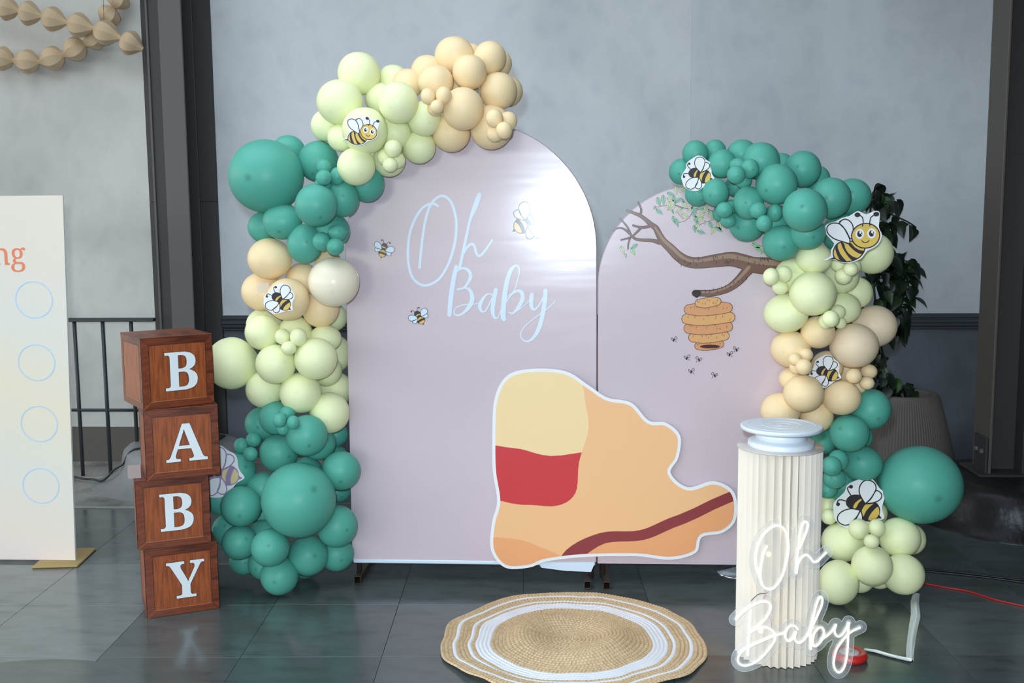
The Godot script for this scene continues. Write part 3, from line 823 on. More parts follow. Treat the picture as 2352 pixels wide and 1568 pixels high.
# ---------------------------------------------------------------- balloons
# Each row: centre and half-axes in the photograph, layer from back (0) to front, colour, what singles it out.
func balloon_rows() -> Array:
	return [
	# the tall arch, top: peach
	[1044, 127, 46, 43, 2, "p", "highest peach balloon, on the crest of the tall arch garland"],
	[1125, 133, 38, 38, 2, "p", "peach balloon at the upper right of the tall arch garland crest"],
	[1143, 146, 33, 33, 0, "p", "peach balloon half hidden behind the upper right balloon of the crest"],
	[1083, 122, 25, 22, 0, "p", "sliver of peach balloon between the two topmost peach balloons"],
	[1062, 204, 38, 36, 0, "p", "peach balloon deep in the middle of the tall arch crest, mostly hidden"],
	[1078, 165, 39.5, 40, 3, "p", "peach balloon with a pink dot just below the highest peach balloon"],
	[1001, 188, 41.5, 39, 3, "p", "peach balloon just above the left peach trio of mini balloons"],
	[981, 163, 37, 36, 1, "p", "peach balloon behind, left of the highest peach balloon"],
	[937, 192, 36, 34, 1, "p", "leftmost peach balloon on the crest, touching the pale yellow ones"],
	[1144, 209, 44, 43.5, 3, "p", "large peach balloon at the right side of the tall arch crest"],
	[1166, 210, 35, 36, 0, "p", "rightmost peach balloon of the crest, half hidden by a larger one"],
	[1064, 250, 49, 49, 3, "p", "largest peach balloon in the middle of the tall arch crest"],
	[1037, 304, 44, 45, 1, "p", "peach balloon hanging lowest over the blush arch, middle of the crest"],
	[1128, 292, 49, 51, 1, "p", "low peach balloon under the right quartet of mini balloons"],
	[1000, 248, 19, 18.5, 3, "p", "mini peach balloon at the back of the left peach trio"],
	[983, 221, 17.3, 19, 4, "p", "mini peach balloon at upper left of the left peach trio"],
	[1019, 219, 18.5, 20, 4, "p", "mini peach balloon at upper right of the left peach trio"],
	[1004, 245, 16, 16, 5, "p", "mini peach balloon at the front bottom of the left peach trio"],
	[1137, 306, 20.5, 20, 3, "p", "mini peach balloon at lower left of the right peach quartet"],
	[1167, 278, 21.5, 22, 3, "p", "mini peach balloon at upper right of the right peach quartet"],
	[1136, 272, 20.5, 21.5, 4, "p", "mini peach balloon at upper left of the right peach quartet"],
	[1158, 299, 19, 20, 5, "p", "mini peach balloon at the front of the right peach quartet"],
	# tall arch: pale yellow shoulder
	[825, 169, 49.5, 49, 2, "y", "highest pale yellow balloon, at the top of the tall arch garland"],
	[904, 185, 37, 36, 0, "y", "pale yellow balloon behind, between the topmost yellow and the peach ones"],
	[875, 227, 37, 37, 1, "y", "pale yellow balloon behind, in the middle of the upper yellow cluster"],
	[781, 234, 54, 51, 3, "y", "large pale yellow balloon up and left of the smiling bee card on the tall arch"],
	[915.5, 236, 46, 48, 3, "y", "round pale yellow balloon up and right of the smiling bee card on the tall arch"],
	[752, 288, 38, 37, 1, "y", "pale yellow balloon at the far left of the upper yellow cluster"],
	[784, 316, 32, 32, 2, "y", "pale yellow balloon just left of the smiling bee card on the tall arch"],
	[907, 305, 38, 37, 2, "y", "pale yellow balloon just right of the bee card balloon on the tall arch"],
	[975, 272, 38.5, 41, 2, "y", "pale yellow balloon below the left peach trio of mini balloons"],
	[963, 337, 38.5, 39, 1, "y", "pale yellow balloon hanging low over the arch, next to the lowest peach one"],
	[893, 368, 38, 38, 1, "y", "pale yellow balloon under the yellow mini quartet on the tall arch"],
	[818, 382, 44, 44, 4, "y", "pale yellow balloon directly below the smiling bee card on the tall arch"],
	[838.5, 300, 53, 53.5, 4, "y", "large pale yellow balloon that carries the smiling bee card on the tall arch"],
	[885, 361, 19, 20, 3, "y", "mini yellow balloon at the left of the yellow quartet on the tall arch"],
	[912, 369, 19, 18, 3, "y", "mini yellow balloon at the right of the yellow quartet on the tall arch"],
	[902.5, 341, 20.5, 20.5, 5, "y", "mini yellow balloon at the top of the yellow quartet on the tall arch"],
	[896, 378, 17.5, 17, 5, "y", "mini yellow balloon at the front bottom of the yellow quartet on the tall arch"],
	# tall arch: green shoulder
	[612, 405, 87, 84, 3, "g", "giant teal balloon at the outer left of the tall arch garland"],
	[663, 349, 39, 39, 0, "g", "teal balloon peeping out behind the upper right of the giant teal balloon"],
	[732, 371, 47, 48, 2, "g", "teal balloon behind the upper teal quartet, right of the giant balloon"],
	[726, 471, 48.5, 50, 4, "g", "teal balloon below the upper teal quartet, with a dark tip"],
	[787, 455, 38, 44, 1, "g", "teal balloon between the arch edge and the balloon with the dark tip"],
	[843, 421, 40.5, 43, 0, "g", "teal balloon furthest right over the arch, below the pale yellow ones"],
	[649, 508, 45, 41.5, 3, "g", "teal balloon tucked just below the giant teal balloon"],
	[606, 521, 37, 36, 1, "g", "teal balloon at the far left, under the giant teal balloon"],
	[700, 560, 40.5, 46, 3, "g", "lowest teal balloon of the upper green group, above the cream balloon"],
	[762, 530, 42, 40, 1, "g", "teal balloon behind the lower teal trio at the arch edge"],
	[742.5, 423, 20, 19, 3, "g", "mini teal balloon at the bottom of the upper teal quartet"],
	[744, 384, 18.5, 19, 4, "g", "mini teal balloon at the top of the upper teal quartet"],
	[774.6, 405, 16.7, 21, 4, "g", "mini teal balloon at the right of the upper teal quartet"],
	[743.6, 408, 18.5, 18, 5, "g", "mini teal balloon at the front left of the upper teal quartet"],
	[774, 535, 22.5, 19.5, 4, "g", "mini teal balloon at the top of the teal trio by the arch edge"],
	[738, 554, 20, 22, 5, "g", "mini teal balloon at the left of the teal trio by the arch edge"],
	[770, 566, 20.5, 20, 5, "g", "mini teal balloon at the bottom of the teal trio by the arch edge"],
	# tall arch: peach on the left side
	[695, 640, 38, 37, 1, "p", "peach balloon behind, between the cream balloon and its left neighbour"],
	[752, 598, 30, 28, 0, "p", "sliver of peach balloon behind the top of the cream balloon"],
	[620, 594, 51, 47.5, 3, "p", "upper left peach balloon on the side of the tall arch"],
	[603, 669, 48, 45, 2, "p", "peach balloon with a patch of clear tape, far left"],
	[736, 709, 43, 43, 2, "p", "orange peach balloon below the cream balloon at the arch edge"],
	[662, 687, 50, 49, 4, "p", "peach balloon that carries the bee card on the side of the tall arch"],
	[766.5, 647, 58.5, 57.5, 4, "c", "large glossy cream balloon overlapping the left edge of the tall arch"],
	# tall arch: yellow on the left side
	[765, 728, 33, 33, -1, "y", "pale yellow balloon seen behind the arch edge, under the cream balloon"],
	[770, 812, 38, 42, -1, "y", "pale yellow balloon behind the arch edge, middle of the left side"],
	[772, 893, 38, 40, -1, "y", "pale yellow balloon behind the arch edge, lower left side"],
	[607, 745, 41, 38, 0, "y", "pale yellow balloon behind, just under the taped peach balloon"],
	[677, 765, 40.5, 40, 1, "y", "pale yellow balloon behind the yellow trio, below the side bee card"],
	[604, 763, 41, 41, 2, "y", "pale yellow balloon at the left end of the yellow trio"],
	[747, 777, 37, 31, 1, "y", "pale yellow balloon right of the yellow trio, at the arch edge"],
	[750, 850, 36, 38, 0, "y", "pale yellow balloon half hidden at the arch edge, below centre"],
	[608, 893, 43.5, 44, 1, "y", "pale yellow balloon at lower left, under the sideways balloon"],
	[757, 947, 46, 48, 2, "y", "lowest pale yellow balloon on the left side, at the arch edge"],
	[533, 834, 58, 60, 1, "y", "large pale green yellow balloon sticking out sideways beside the top letter box"],
	[633, 836, 46.5, 45.5, 3, "y", "pale yellow balloon below the yellow trio, to its left"],
	[725, 823, 49.5, 48.5, 3, "y", "pale yellow balloon below the yellow trio, to its right"],
	[690, 902, 47.5, 47, 4, "y", "pale yellow balloon just above the lower teal quartet"],
	[649, 773, 17.7, 19, 4, "y", "mini yellow balloon at the left of the yellow trio on the side"],
	[685.5, 774, 19, 21.5, 4, "y", "mini yellow balloon at the right of the yellow trio on the side"],
	[663, 799, 17.7, 16.5, 5, "y", "mini yellow balloon at the bottom of the yellow trio on the side"],
	# foot of the tall arch: green
	[605, 972, 42, 39, 0, "g", "teal balloon at the back left, top of the lower green group"],
	[633, 959, 38, 38.5, 1, "g", "teal balloon behind the lower teal quartet"],
	[733, 1018, 38, 39, 1, "g", "teal balloon at the right, behind the one under the lower quartet"],
	[770, 998, 31, 28, -1, "g", "teal balloon behind the arch edge, just under the lowest yellow one"],
	[775, 1128, 32, 26, -1, "g", "teal balloon behind the arch edge, right of the huge round balloon"],
	[770, 1050, 30, 28, -1, "g", "teal balloon behind the arch edge, above the right hand side balloon"],
	[705, 999, 47.5, 47.5, 3, "g", "teal balloon with a dark tip beside the lower teal quartet"],
	[640, 1039, 45, 44, 2, "g", "teal balloon below the lower teal quartet"],
	[548, 1080, 40, 42, 1, "g", "teal balloon right behind the bee card by the letter boxes"],
	[706, 1083, 35, 35, 1, "g", "teal balloon peeping over the top of the huge round balloon"],
	[783, 1080, 45, 45, 2, "g", "teal balloon overlapping the arch edge, up and right of the huge one"],
	[604, 1121, 40, 38, 1, "g", "teal balloon behind, at the upper left of the huge round balloon"],
	[554, 1162, 47, 46.5, 3, "g", "teal balloon with a dark tip left of the huge round balloon"],
	[508, 1140, 43, 43, 1, "g", "teal balloon half hidden by the third letter box"],
	[527, 1217, 40, 38, 1, "g", "teal balloon beside the lowest letter box, outer left of the foot"],
	[550, 1245, 41, 39.5, 2, "g", "teal balloon at lower left, under the one with the dark tip"],
	[604, 1235, 41, 42, 1, "g", "teal balloon half hidden between the lower left ones and the huge balloon"],
	[606, 1180, 34, 34, 0, "g", "teal balloon deep behind the left flank of the huge round balloon"],
	[774, 1208, 46.5, 48.5, 2, "g", "teal balloon with a bright highlight, right of the huge round balloon"],
	[773, 1272, 40, 39, 1, "g", "teal balloon at the lower right, beside the steel foot of the tall arch"],
	[560, 1285, 33, 35, 1, "g", "teal balloon on the floor at the lower left of the foot group"],
	[604, 1294, 34, 37, 1, "g", "teal balloon on the floor between the left ones and the frontmost"],
	[700, 1297, 33, 31, 0, "g", "teal balloon in shadow on the floor behind the frontmost pair"],
	[685.5, 1148, 85.5, 86, 4, "g", "huge round teal balloon in the middle of the foot of the tall arch"],
	[642, 1322, 43.5, 44, 3, "g", "lowest teal balloon, resting on the floor at the front"],
	[621, 1257, 44, 43.5, 4, "g", "bright teal balloon just above the lowest one"],
	[708, 1275, 46.5, 46.5, 4, "g", "bright teal balloon right of the lowest one, under the huge balloon"],
	[660, 949, 18.5, 17, 4, "g", "mini teal balloon at the top of the lower teal quartet"],
	[651, 984, 15, 15, 4, "g", "mini teal balloon at the bottom of the lower teal quartet"],
	[642.5, 965, 15.5, 16.5, 5, "g", "mini teal balloon at the left of the lower teal quartet"],
	[673.5, 970, 14.7, 16, 5, "g", "mini teal balloon at the right of the lower teal quartet"],
	[582.6, 1009.5, 17.7, 17.5, 4, "g", "mini teal balloon at the top right of the outer left trio"],
	[554, 1023, 16.5, 18, 4, "g", "mini teal balloon at the left of the outer left trio"],
	[575.5, 1042.5, 17, 16.5, 5, "g", "mini teal balloon at the bottom of the outer left trio"],
	# the short arch, top: green
	[1597, 352, 30, 30, 2, "g", "teal balloon at the top left tip, above the bee card on the short arch"],
	[1642, 347, 26, 27, 1, "g", "teal balloon behind, second from the left along the top of the short arch"],
	[1566, 394, 30, 30, 2, "g", "leftmost teal balloon of the short arch garland"],
	[1603, 444, 30, 30, 1, "g", "teal balloon below the bee card, at the tip of the short arch garland"],
	[1658, 376, 32.5, 33.5, 3, "g", "teal balloon with a dark top, right of the bee card on the short arch"],
	[1644, 442, 30.5, 32, 3, "g", "teal balloon with a dark smudge, below right of the short arch tip bee card"],
	[1704, 353, 35, 33, 1, "g", "teal balloon third along the top edge of the short arch garland"],
	[1748, 370, 43.5, 44, 2, "g", "teal balloon behind the mini cluster, top edge of the short arch garland"],
	[1793, 381, 31, 30, 0, "g", "teal balloon peeping out between two larger ones on the top edge"],
	[1843.5, 389, 42, 42.5, 2, "g", "teal balloon at the top edge, right of the centre of the short arch garland"],
	[1876, 412, 30, 32, 0, "g", "teal balloon half hidden on the descending top edge of the short arch garland"],
	[1784, 423, 48, 47, 4, "g", "large teal balloon in the middle front of the short arch garland"],
	[1690, 428, 26, 24, 1, "g", "teal balloon in the gap under the teal mini cluster on the short arch"],
	[1719, 466, 35, 38, 3, "g", "teal balloon with a dark spot left of the centre mini trio"],
	[1908, 455, 46, 47.5, 3, "g", "large teal balloon at the right shoulder of the short arch garland"],
	[1957, 452, 43, 42, 1, "g", "teal balloon at the outer right shoulder, in front of the plant"],
	[1848.6, 482.5, 50, 50, 5, "g", "frontmost large teal balloon of the short arch garland"],
	[1716, 513, 42, 42, 1, "g", "teal balloon hanging over the printed twigs of the short arch"],
	[1782, 507, 36, 38, 2, "g", "teal balloon behind the centre mini trio of the short arch"],
	[1794, 557, 43, 41.5, 2, "g", "teal balloon just above the printed branch end"],
	[1855, 535, 41, 38, 3, "g", "teal balloon below the frontmost one on the short arch"],
	[1935, 535, 47, 46, 1, "g", "teal balloon mostly hidden behind the big smiling bee card"],
	[1708, 414, 20, 20, 3, "g", "mini teal balloon at the bottom of the mini cluster on the short arch"],
	[1695, 379, 20, 16, 3, "g", "mini teal balloon at the back of the mini cluster on the short arch"],
	[1722, 387, 21, 22.5, 4, "g", "mini teal balloon at the right of the mini cluster on the short arch"],
	[1691, 401, 21, 21, 5, "g", "mini teal balloon at the front of the mini cluster on the short arch"],
	[1652, 490, 16, 18, 1, "g", "mini teal balloon at the back left of the trio near the printed leaves"],
	[1678, 475, 17, 17, 3, "g", "mini teal balloon at the upper right of the trio near the printed leaves"],
	[1672.5, 507, 17.5, 15.5, 4, "g", "mini teal balloon at the bottom of the trio near the printed leaves"],
	[1664, 482, 19.3, 18.5, 5, "g", "mini teal balloon at the front of the trio near the printed leaves"],
	[1741, 483, 19.5, 19, 5, "g", "mini teal balloon at the left of the centre trio on the short arch"],
	[1780, 488, 17.5, 21, 5, "g", "mini teal balloon at the right of the centre trio on the short arch"],
	[1755, 513, 18.3, 19, 6, "g", "mini teal balloon at the bottom of the centre trio on the short arch"],
	# short arch: yellow
	[1869, 594, 41, 35, 2, "y", "bright yellow balloon below the teal ones, left of the big smiling bee card"],
	[2005, 582, 46, 47, 0, "y", "pale yellow balloon at the outer right, behind the big smiling bee card"],
	[1822, 632, 42, 40, 1, "y", "pale yellow balloon behind the left yellow trio on the short arch"],
	[1933, 637, 39, 36, 2, "y", "yellow balloon under the mini quartet, below the big smiling bee card"],
	[1967, 672, 37, 36, 0, "y", "pale yellow balloon at the outer right edge, in front of the leaves"],
	[1806, 719, 52, 45, 2, "y", "large pale yellow balloon at the left, below the left yellow trio"],
	[1937, 708, 39.5, 36, 1, "y", "yellow balloon behind the right hand yellow mini cluster"],
	[1867, 674, 53, 51, 4, "y", "frontmost large pale yellow balloon on the short arch"],
	[1792, 660, 18, 17, 4, "y", "mini yellow balloon at the bottom of the left yellow trio on the short arch"],
	[1801, 629, 18.5, 19, 4, "y", "mini yellow balloon at the upper right of the left yellow trio on the short arch"],
	[1771, 635, 18.5, 20, 5, "y", "mini yellow balloon at the left of the left yellow trio on the short arch"],
	[1926, 607, 18, 18, 3, "y", "mini yellow balloon at the left of the quartet under the big smiling bee card"],
	[1959, 611, 18.5, 20, 3, "y", "mini yellow balloon at the back right of the quartet below the big bee card"],
	[1937.5, 634, 20, 19.5, 4, "y", "mini yellow balloon at the bottom of the quartet under the big smiling bee card"],
	[1954, 618, 16.5, 16, 5, "y", "mini yellow balloon at the front of the quartet under the big smiling bee card"],
	[1897, 738, 17, 18, 4, "y", "mini yellow balloon at the left of the lower yellow cluster, short arch"],
	[1930, 741, 14, 14, 4, "y", "mini yellow balloon at the lower right of the lower yellow cluster, short arch"],
	[1924.7, 716, 17.5, 16.5, 4, "y", "mini yellow balloon at the top of the lower yellow cluster, short arch"],
	[1908, 732, 19.5, 19.5, 5, "y", "mini yellow balloon at the front of the lower yellow cluster, short arch"],
	# short arch: peach
	[1878, 762.5, 39.5, 37.5, 3, "p", "bright peach balloon just below the lower yellow cluster"],
	[2009, 749, 50, 48, 0, "t", "tan peach balloon at the outer right, in front of the chair rail"],
	[1945, 850, 32, 36, 0, "p", "peach balloon in shadow behind the right peach trio"],
	[1816, 801, 46, 42, 1, "p", "peach balloon at the left edge, above the left peach quartet"],
	[1899, 842, 37, 37, 2, "p", "peach balloon that carries the bee card on the side of the short arch"],
	[1820, 870, 31, 28, 0, "p", "peach balloon half hidden below the left peach quartet"],
	[1792, 943, 46, 42, 1, "p", "peach balloon at the lower left, just above the cake turntable"],
	[1876, 955, 38, 38, 2, "p", "lowest peach balloon, just right of the cake turntable"],
	[1961, 794, 56, 51.5, 3, "t", "largest tan peach balloon on the side of the short arch"],
	[1845.6, 903, 46, 43, 3, "p", "peach balloon down and left of the bee card on the short arch side"],
	[1933, 913, 44, 40, 3, "p", "peach balloon down and right of the bee card on the short arch side"],
	[1829, 843, 15.5, 16, 2, "p", "mini peach balloon at the lower back of the left peach quartet, short arch"],
	[1850.7, 815, 16.5, 16, 3, "p", "mini peach balloon at the upper right of the left peach quartet, short arch"],
	[1826, 824.7, 15.7, 15, 4, "p", "mini peach balloon at the upper left of the left peach quartet, short arch"],
	[1846.5, 842, 19, 18.5, 5, "p", "mini peach balloon at the front of the left peach quartet, short arch"],
	[1974, 888, 16, 15, 1, "p", "mini peach balloon at the back of the right peach trio"],
	[1996, 853, 18.5, 17, 3, "p", "mini peach balloon at the upper right of the right peach trio"],
	[1961, 863, 18.7, 17.5, 4, "p", "mini peach balloon at the left of the right peach trio"],
	[1991, 879, 17, 15.5, 5, "p", "mini peach balloon at the lower right of the right peach trio"],
	# short arch foot: green
	[2000, 939, 45, 47, 1, "g", "teal balloon in front of the planter rim, below the right peach trio"],
	[1982, 1003, 22, 26, 0, "g", "teal balloon peeping out behind the one under the lowest peach pair"],
	[1885, 1012, 36, 34, 0, "g", "teal balloon in shadow just behind the cake turntable"],
	[1951, 995, 45.5, 43, 3, "g", "teal balloon with a dark tip, in front below the lowest peach pair"],
	[1980, 1065, 45.5, 41.5, 2, "g", "teal balloon with a knotty dark tip, left of the giant teal balloon"],
	[1935, 1118, 40, 34, 0, "g", "teal balloon behind the top of the lowest bee card"],
	[1900, 1122, 24, 22, 1, "g", "teal balloon at the pedestal side, under the stacked mini balloons"],
	[1926, 1056, 23, 24.5, 3, "g", "mini teal balloon at the top of the stack beside the pedestal"],
	[1916, 1098, 26, 24, 3, "g", "mini teal balloon at the bottom of the stack beside the pedestal"],
	[1910, 1070, 23.5, 23, 4, "g", "mini teal balloon at the front of the stack beside the pedestal"],
	[2112, 1112, 95, 89, 2, "g", "giant teal balloon at the right foot of the short arch"],
	# short arch foot: yellow
	[1897, 1160, 26, 27, 0, "y", "pale yellow balloon peeping out beside the pedestal, left of the lowest bee card"],
	[1904, 1186, 18, 18, 2, "y", "mini pale yellow balloon at the pedestal edge, left of the lowest bee card"],
	[2013, 1178, 25, 30, 0, "y", "pale yellow balloon right behind the lowest bee card"],
	[1937, 1243, 50, 45, 2, "y", "pale yellow balloon beside the pedestal, under the lowest bee card"],
	[2094, 1238, 31, 35, 0, "y", "pale yellow balloon at the far right, behind another at the foot"],
	[1975, 1325, 33, 36, 0, "y", "pale yellow balloon on the floor behind the two frontmost of the foot"],
	[2020, 1322, 30, 30, 0, "y", "sliver of pale yellow balloon on the floor under the right foot group"],
	[2066, 1233, 47, 46, 2, "y", "pale yellow balloon right of the lowest mini trio"],
	[2074, 1318, 48, 46.5, 2, "y", "pale yellow balloon on the floor at the far right, above the red cable"],
	[1925, 1337, 46, 51, 2, "y", "lowest pale yellow balloon, on the floor right beside the pedestal"],
	[2003, 1298, 46, 45.5, 4, "y", "frontmost pale yellow balloon in the middle of the right foot group"],
	[1973, 1215, 23.3, 24, 5, "y", "mini pale yellow balloon at the left of the lowest mini trio"],
	[2013.6, 1212, 19.5, 21, 5, "y", "mini pale yellow balloon at the right of the lowest mini trio"],
	[2002, 1243, 18, 16.5, 6, "y", "mini pale yellow balloon at the bottom of the lowest mini trio"],
	]

func balloon_mesh(tip: float) -> ArrayMesh:
	# radius 1, crown at +Y (slightly darker latex at its tip), neck at -Y
	var prof := []
	var cols := []
	for i in 35:
		var t: float = [0.0, 0.05, 0.1, 0.15][i] if i < 4 else 0.15 + (PI - 0.15) * (i - 3) / 31.0
		var r := sin(t)
		var y := cos(t)
		if y < 0.0:
			y *= 1.0 + 0.16 * pow(-y, 2.0)
			r *= 1.0 - 0.05 * pow(sin(t * 2.0), 2.0)
		if i == 34: r = 0.0
		prof.append(Vector2(maxf(r, 0.045 if i == 33 else 0.0), y))
		var k := 1.0
		if t < 0.15: k = lerpf(tip, 1.0, smoothstep(0.02, 0.15, t))
		if t > 2.85: k = 0.8
		cols.append(Color(k, k, k))
	return lathe_mesh(prof, 44, true, cols)

func balloons():
	var dark_tip := balloon_mesh(0.68)
	var plain_tip := balloon_mesh(0.95)
	var knot := lathe_mesh([Vector2(0.0, 0.04), Vector2(0.045, 0.03), Vector2(0.05, 0.0), Vector2(0.03, -0.02), Vector2(0.05, -0.05), Vector2(0.085, -0.085), Vector2(0.07, -0.09), Vector2(0.0, -0.07)], 14)
	var tints := {"g": Color(0.345, 0.665, 0.59), "y": Color(0.965, 0.98, 0.78), "p": Color(0.99, 0.885, 0.70), "c": Color(0.985, 0.94, 0.84), "t": Color(0.97, 0.88, 0.75)}
	var words := {"g": "teal", "y": "pale yellow", "p": "peach", "c": "cream", "t": "tan peach"}
	var ms := {}
	for k in tints:
		var m := mat("latex " + words[k], tints[k], 0.42 if k != "c" else 0.2, 0.0, 0.36)
		m.vertex_color_use_as_albedo = true
		m.backlight_enabled = true
		m.backlight = Color(0.45, 0.45, 0.45) if k != "g" else Color(0.3, 0.3, 0.3)
		ms[k] = m
	var rows := balloon_rows()
	var order := range(rows.size())
	order.sort_custom(func(a, b): return rows[a][4] * 1000 + a < rows[b][4] * 1000 + b)
	var view := look.inverse()
	for i in order:
		var q: Array = rows[i]
		var c := Vector2(q[0], q[1])
		var rp: float = (q[2] + q[3]) * 0.5
		var r := rp * px_size(ARCH_Z)
		var z := ARCH_Z + 0.02
		var left: bool = q[0] < 1300
		# does it lie over the printed arch?
		var over := false
		for k in 8:
			var w := on_z(c.x + cos(TAU * k / 8.0) * rp * 0.8, c.y + sin(TAU * k / 8.0) * rp * 0.8, ARCH_Z)
			var inside := Geometry2D.is_point_in_polygon(Vector2(w.x + 0.41, w.y) if left else Vector2(w.x - 0.547, w.y), shared.poly_l if left else shared.poly_r)
			over = over or inside
		if q[4] < 0: z = ARCH_Z - 0.05 - r
		elif over: z = ARCH_Z + r * 0.93 + 0.004
		elif q[4] == 0: z = ARCH_Z - 0.06
		if q[4] >= 0:
			for b in balls:
				if b.layer < 0: continue
				var d := c.distance_to(b.c) * px_size(ARCH_Z)
				var squeeze := (0.97 if rp < 27.0 else 0.89) if q[4] > b.layer else 0.72
				var need: float = squeeze * (r + b.r)
				if d < need: z = maxf(z, b.z + sqrt(need * need - d * d))
		var p := on_z(c.x, c.y, z)
		var n := 0
		while p.y < r * 1.0 + 0.003 and n < 200:   # the low ones rest on the floor
			z += 0.005
			p = on_z(c.x, c.y, z)
			n += 1
		var depth := -(view * (p - EYE)).z
		var rx: float = q[2] * depth / F
		var ry: float = q[3] * depth / F
		balls.append({"c": c, "r": r, "z": z, "p": p, "layer": q[4], "ry": ry, "rx": rx})
		var o := thing("balloon", "", "balloon", p)
		var label: String = q[6]
		tag(o, label, "balloon", "balloons of the %s arch garland" % ("tall" if left else "short"))
		# crown towards the viewer, each with its own tilt
		var aim := (EYE - p).normalized()
		var side := Vector3.UP.cross(aim).normalized()
		var up := aim.cross(side)
		var tilt := Vector2(rng.randf_range(-0.62, 0.62), rng.randf_range(-0.75, 0.3))
		if q[0] == 533: tilt = Vector2(-1.25, 0.1)
		var crown := (aim + side * tilt.x + up * tilt.y).normalized()
		var bx := up.cross(crown).normalized() * -1.0
		var bz := bx.cross(crown)
		var b := Basis(bx * rx, crown * (rx + ry) * 0.5, bz * ry)
		var bod := put("latex_body", dark_tip if q[5] == "g" else plain_tip, ms[q[5]], o, Vector3.ZERO, b)
		put("knot", knot, ms[q[5]], o, b * Vector3(0, -1.14, 0), b)
	# clear tape on the peach balloon at the far left
	var st := st_new()
	var tp := ball_near(603, 669)
	for o in get_children():
		if o is Node3D and o.position == tp.p:
			var c: Vector3 = on_z(605, 660, tp.z + tp.r * 0.97) - tp.p
			add_box(st, c, Vector3(0.052, 0.036, 0.0016), 0.0006, Basis(Vector3.BACK, 0.15) * Basis(Vector3.UP, 0.1))
			put("clear_tape", done(st), tape_mat(), o)

func tape_mat() -> StandardMaterial3D:
	var m := mat("clear tape", Color(0.95, 0.93, 0.88, 0.35), 0.15)
	m.transparency = BaseMaterial3D.TRANSPARENCY_ALPHA
	return m

func ball_near(x: float, y: float) -> Dictionary:
	var best := {}
	for b in balls:
		if best.is_empty() or b.c.distance_to(Vector2(x, y)) < best.c.distance_to(Vector2(x, y)): best = b
	return best

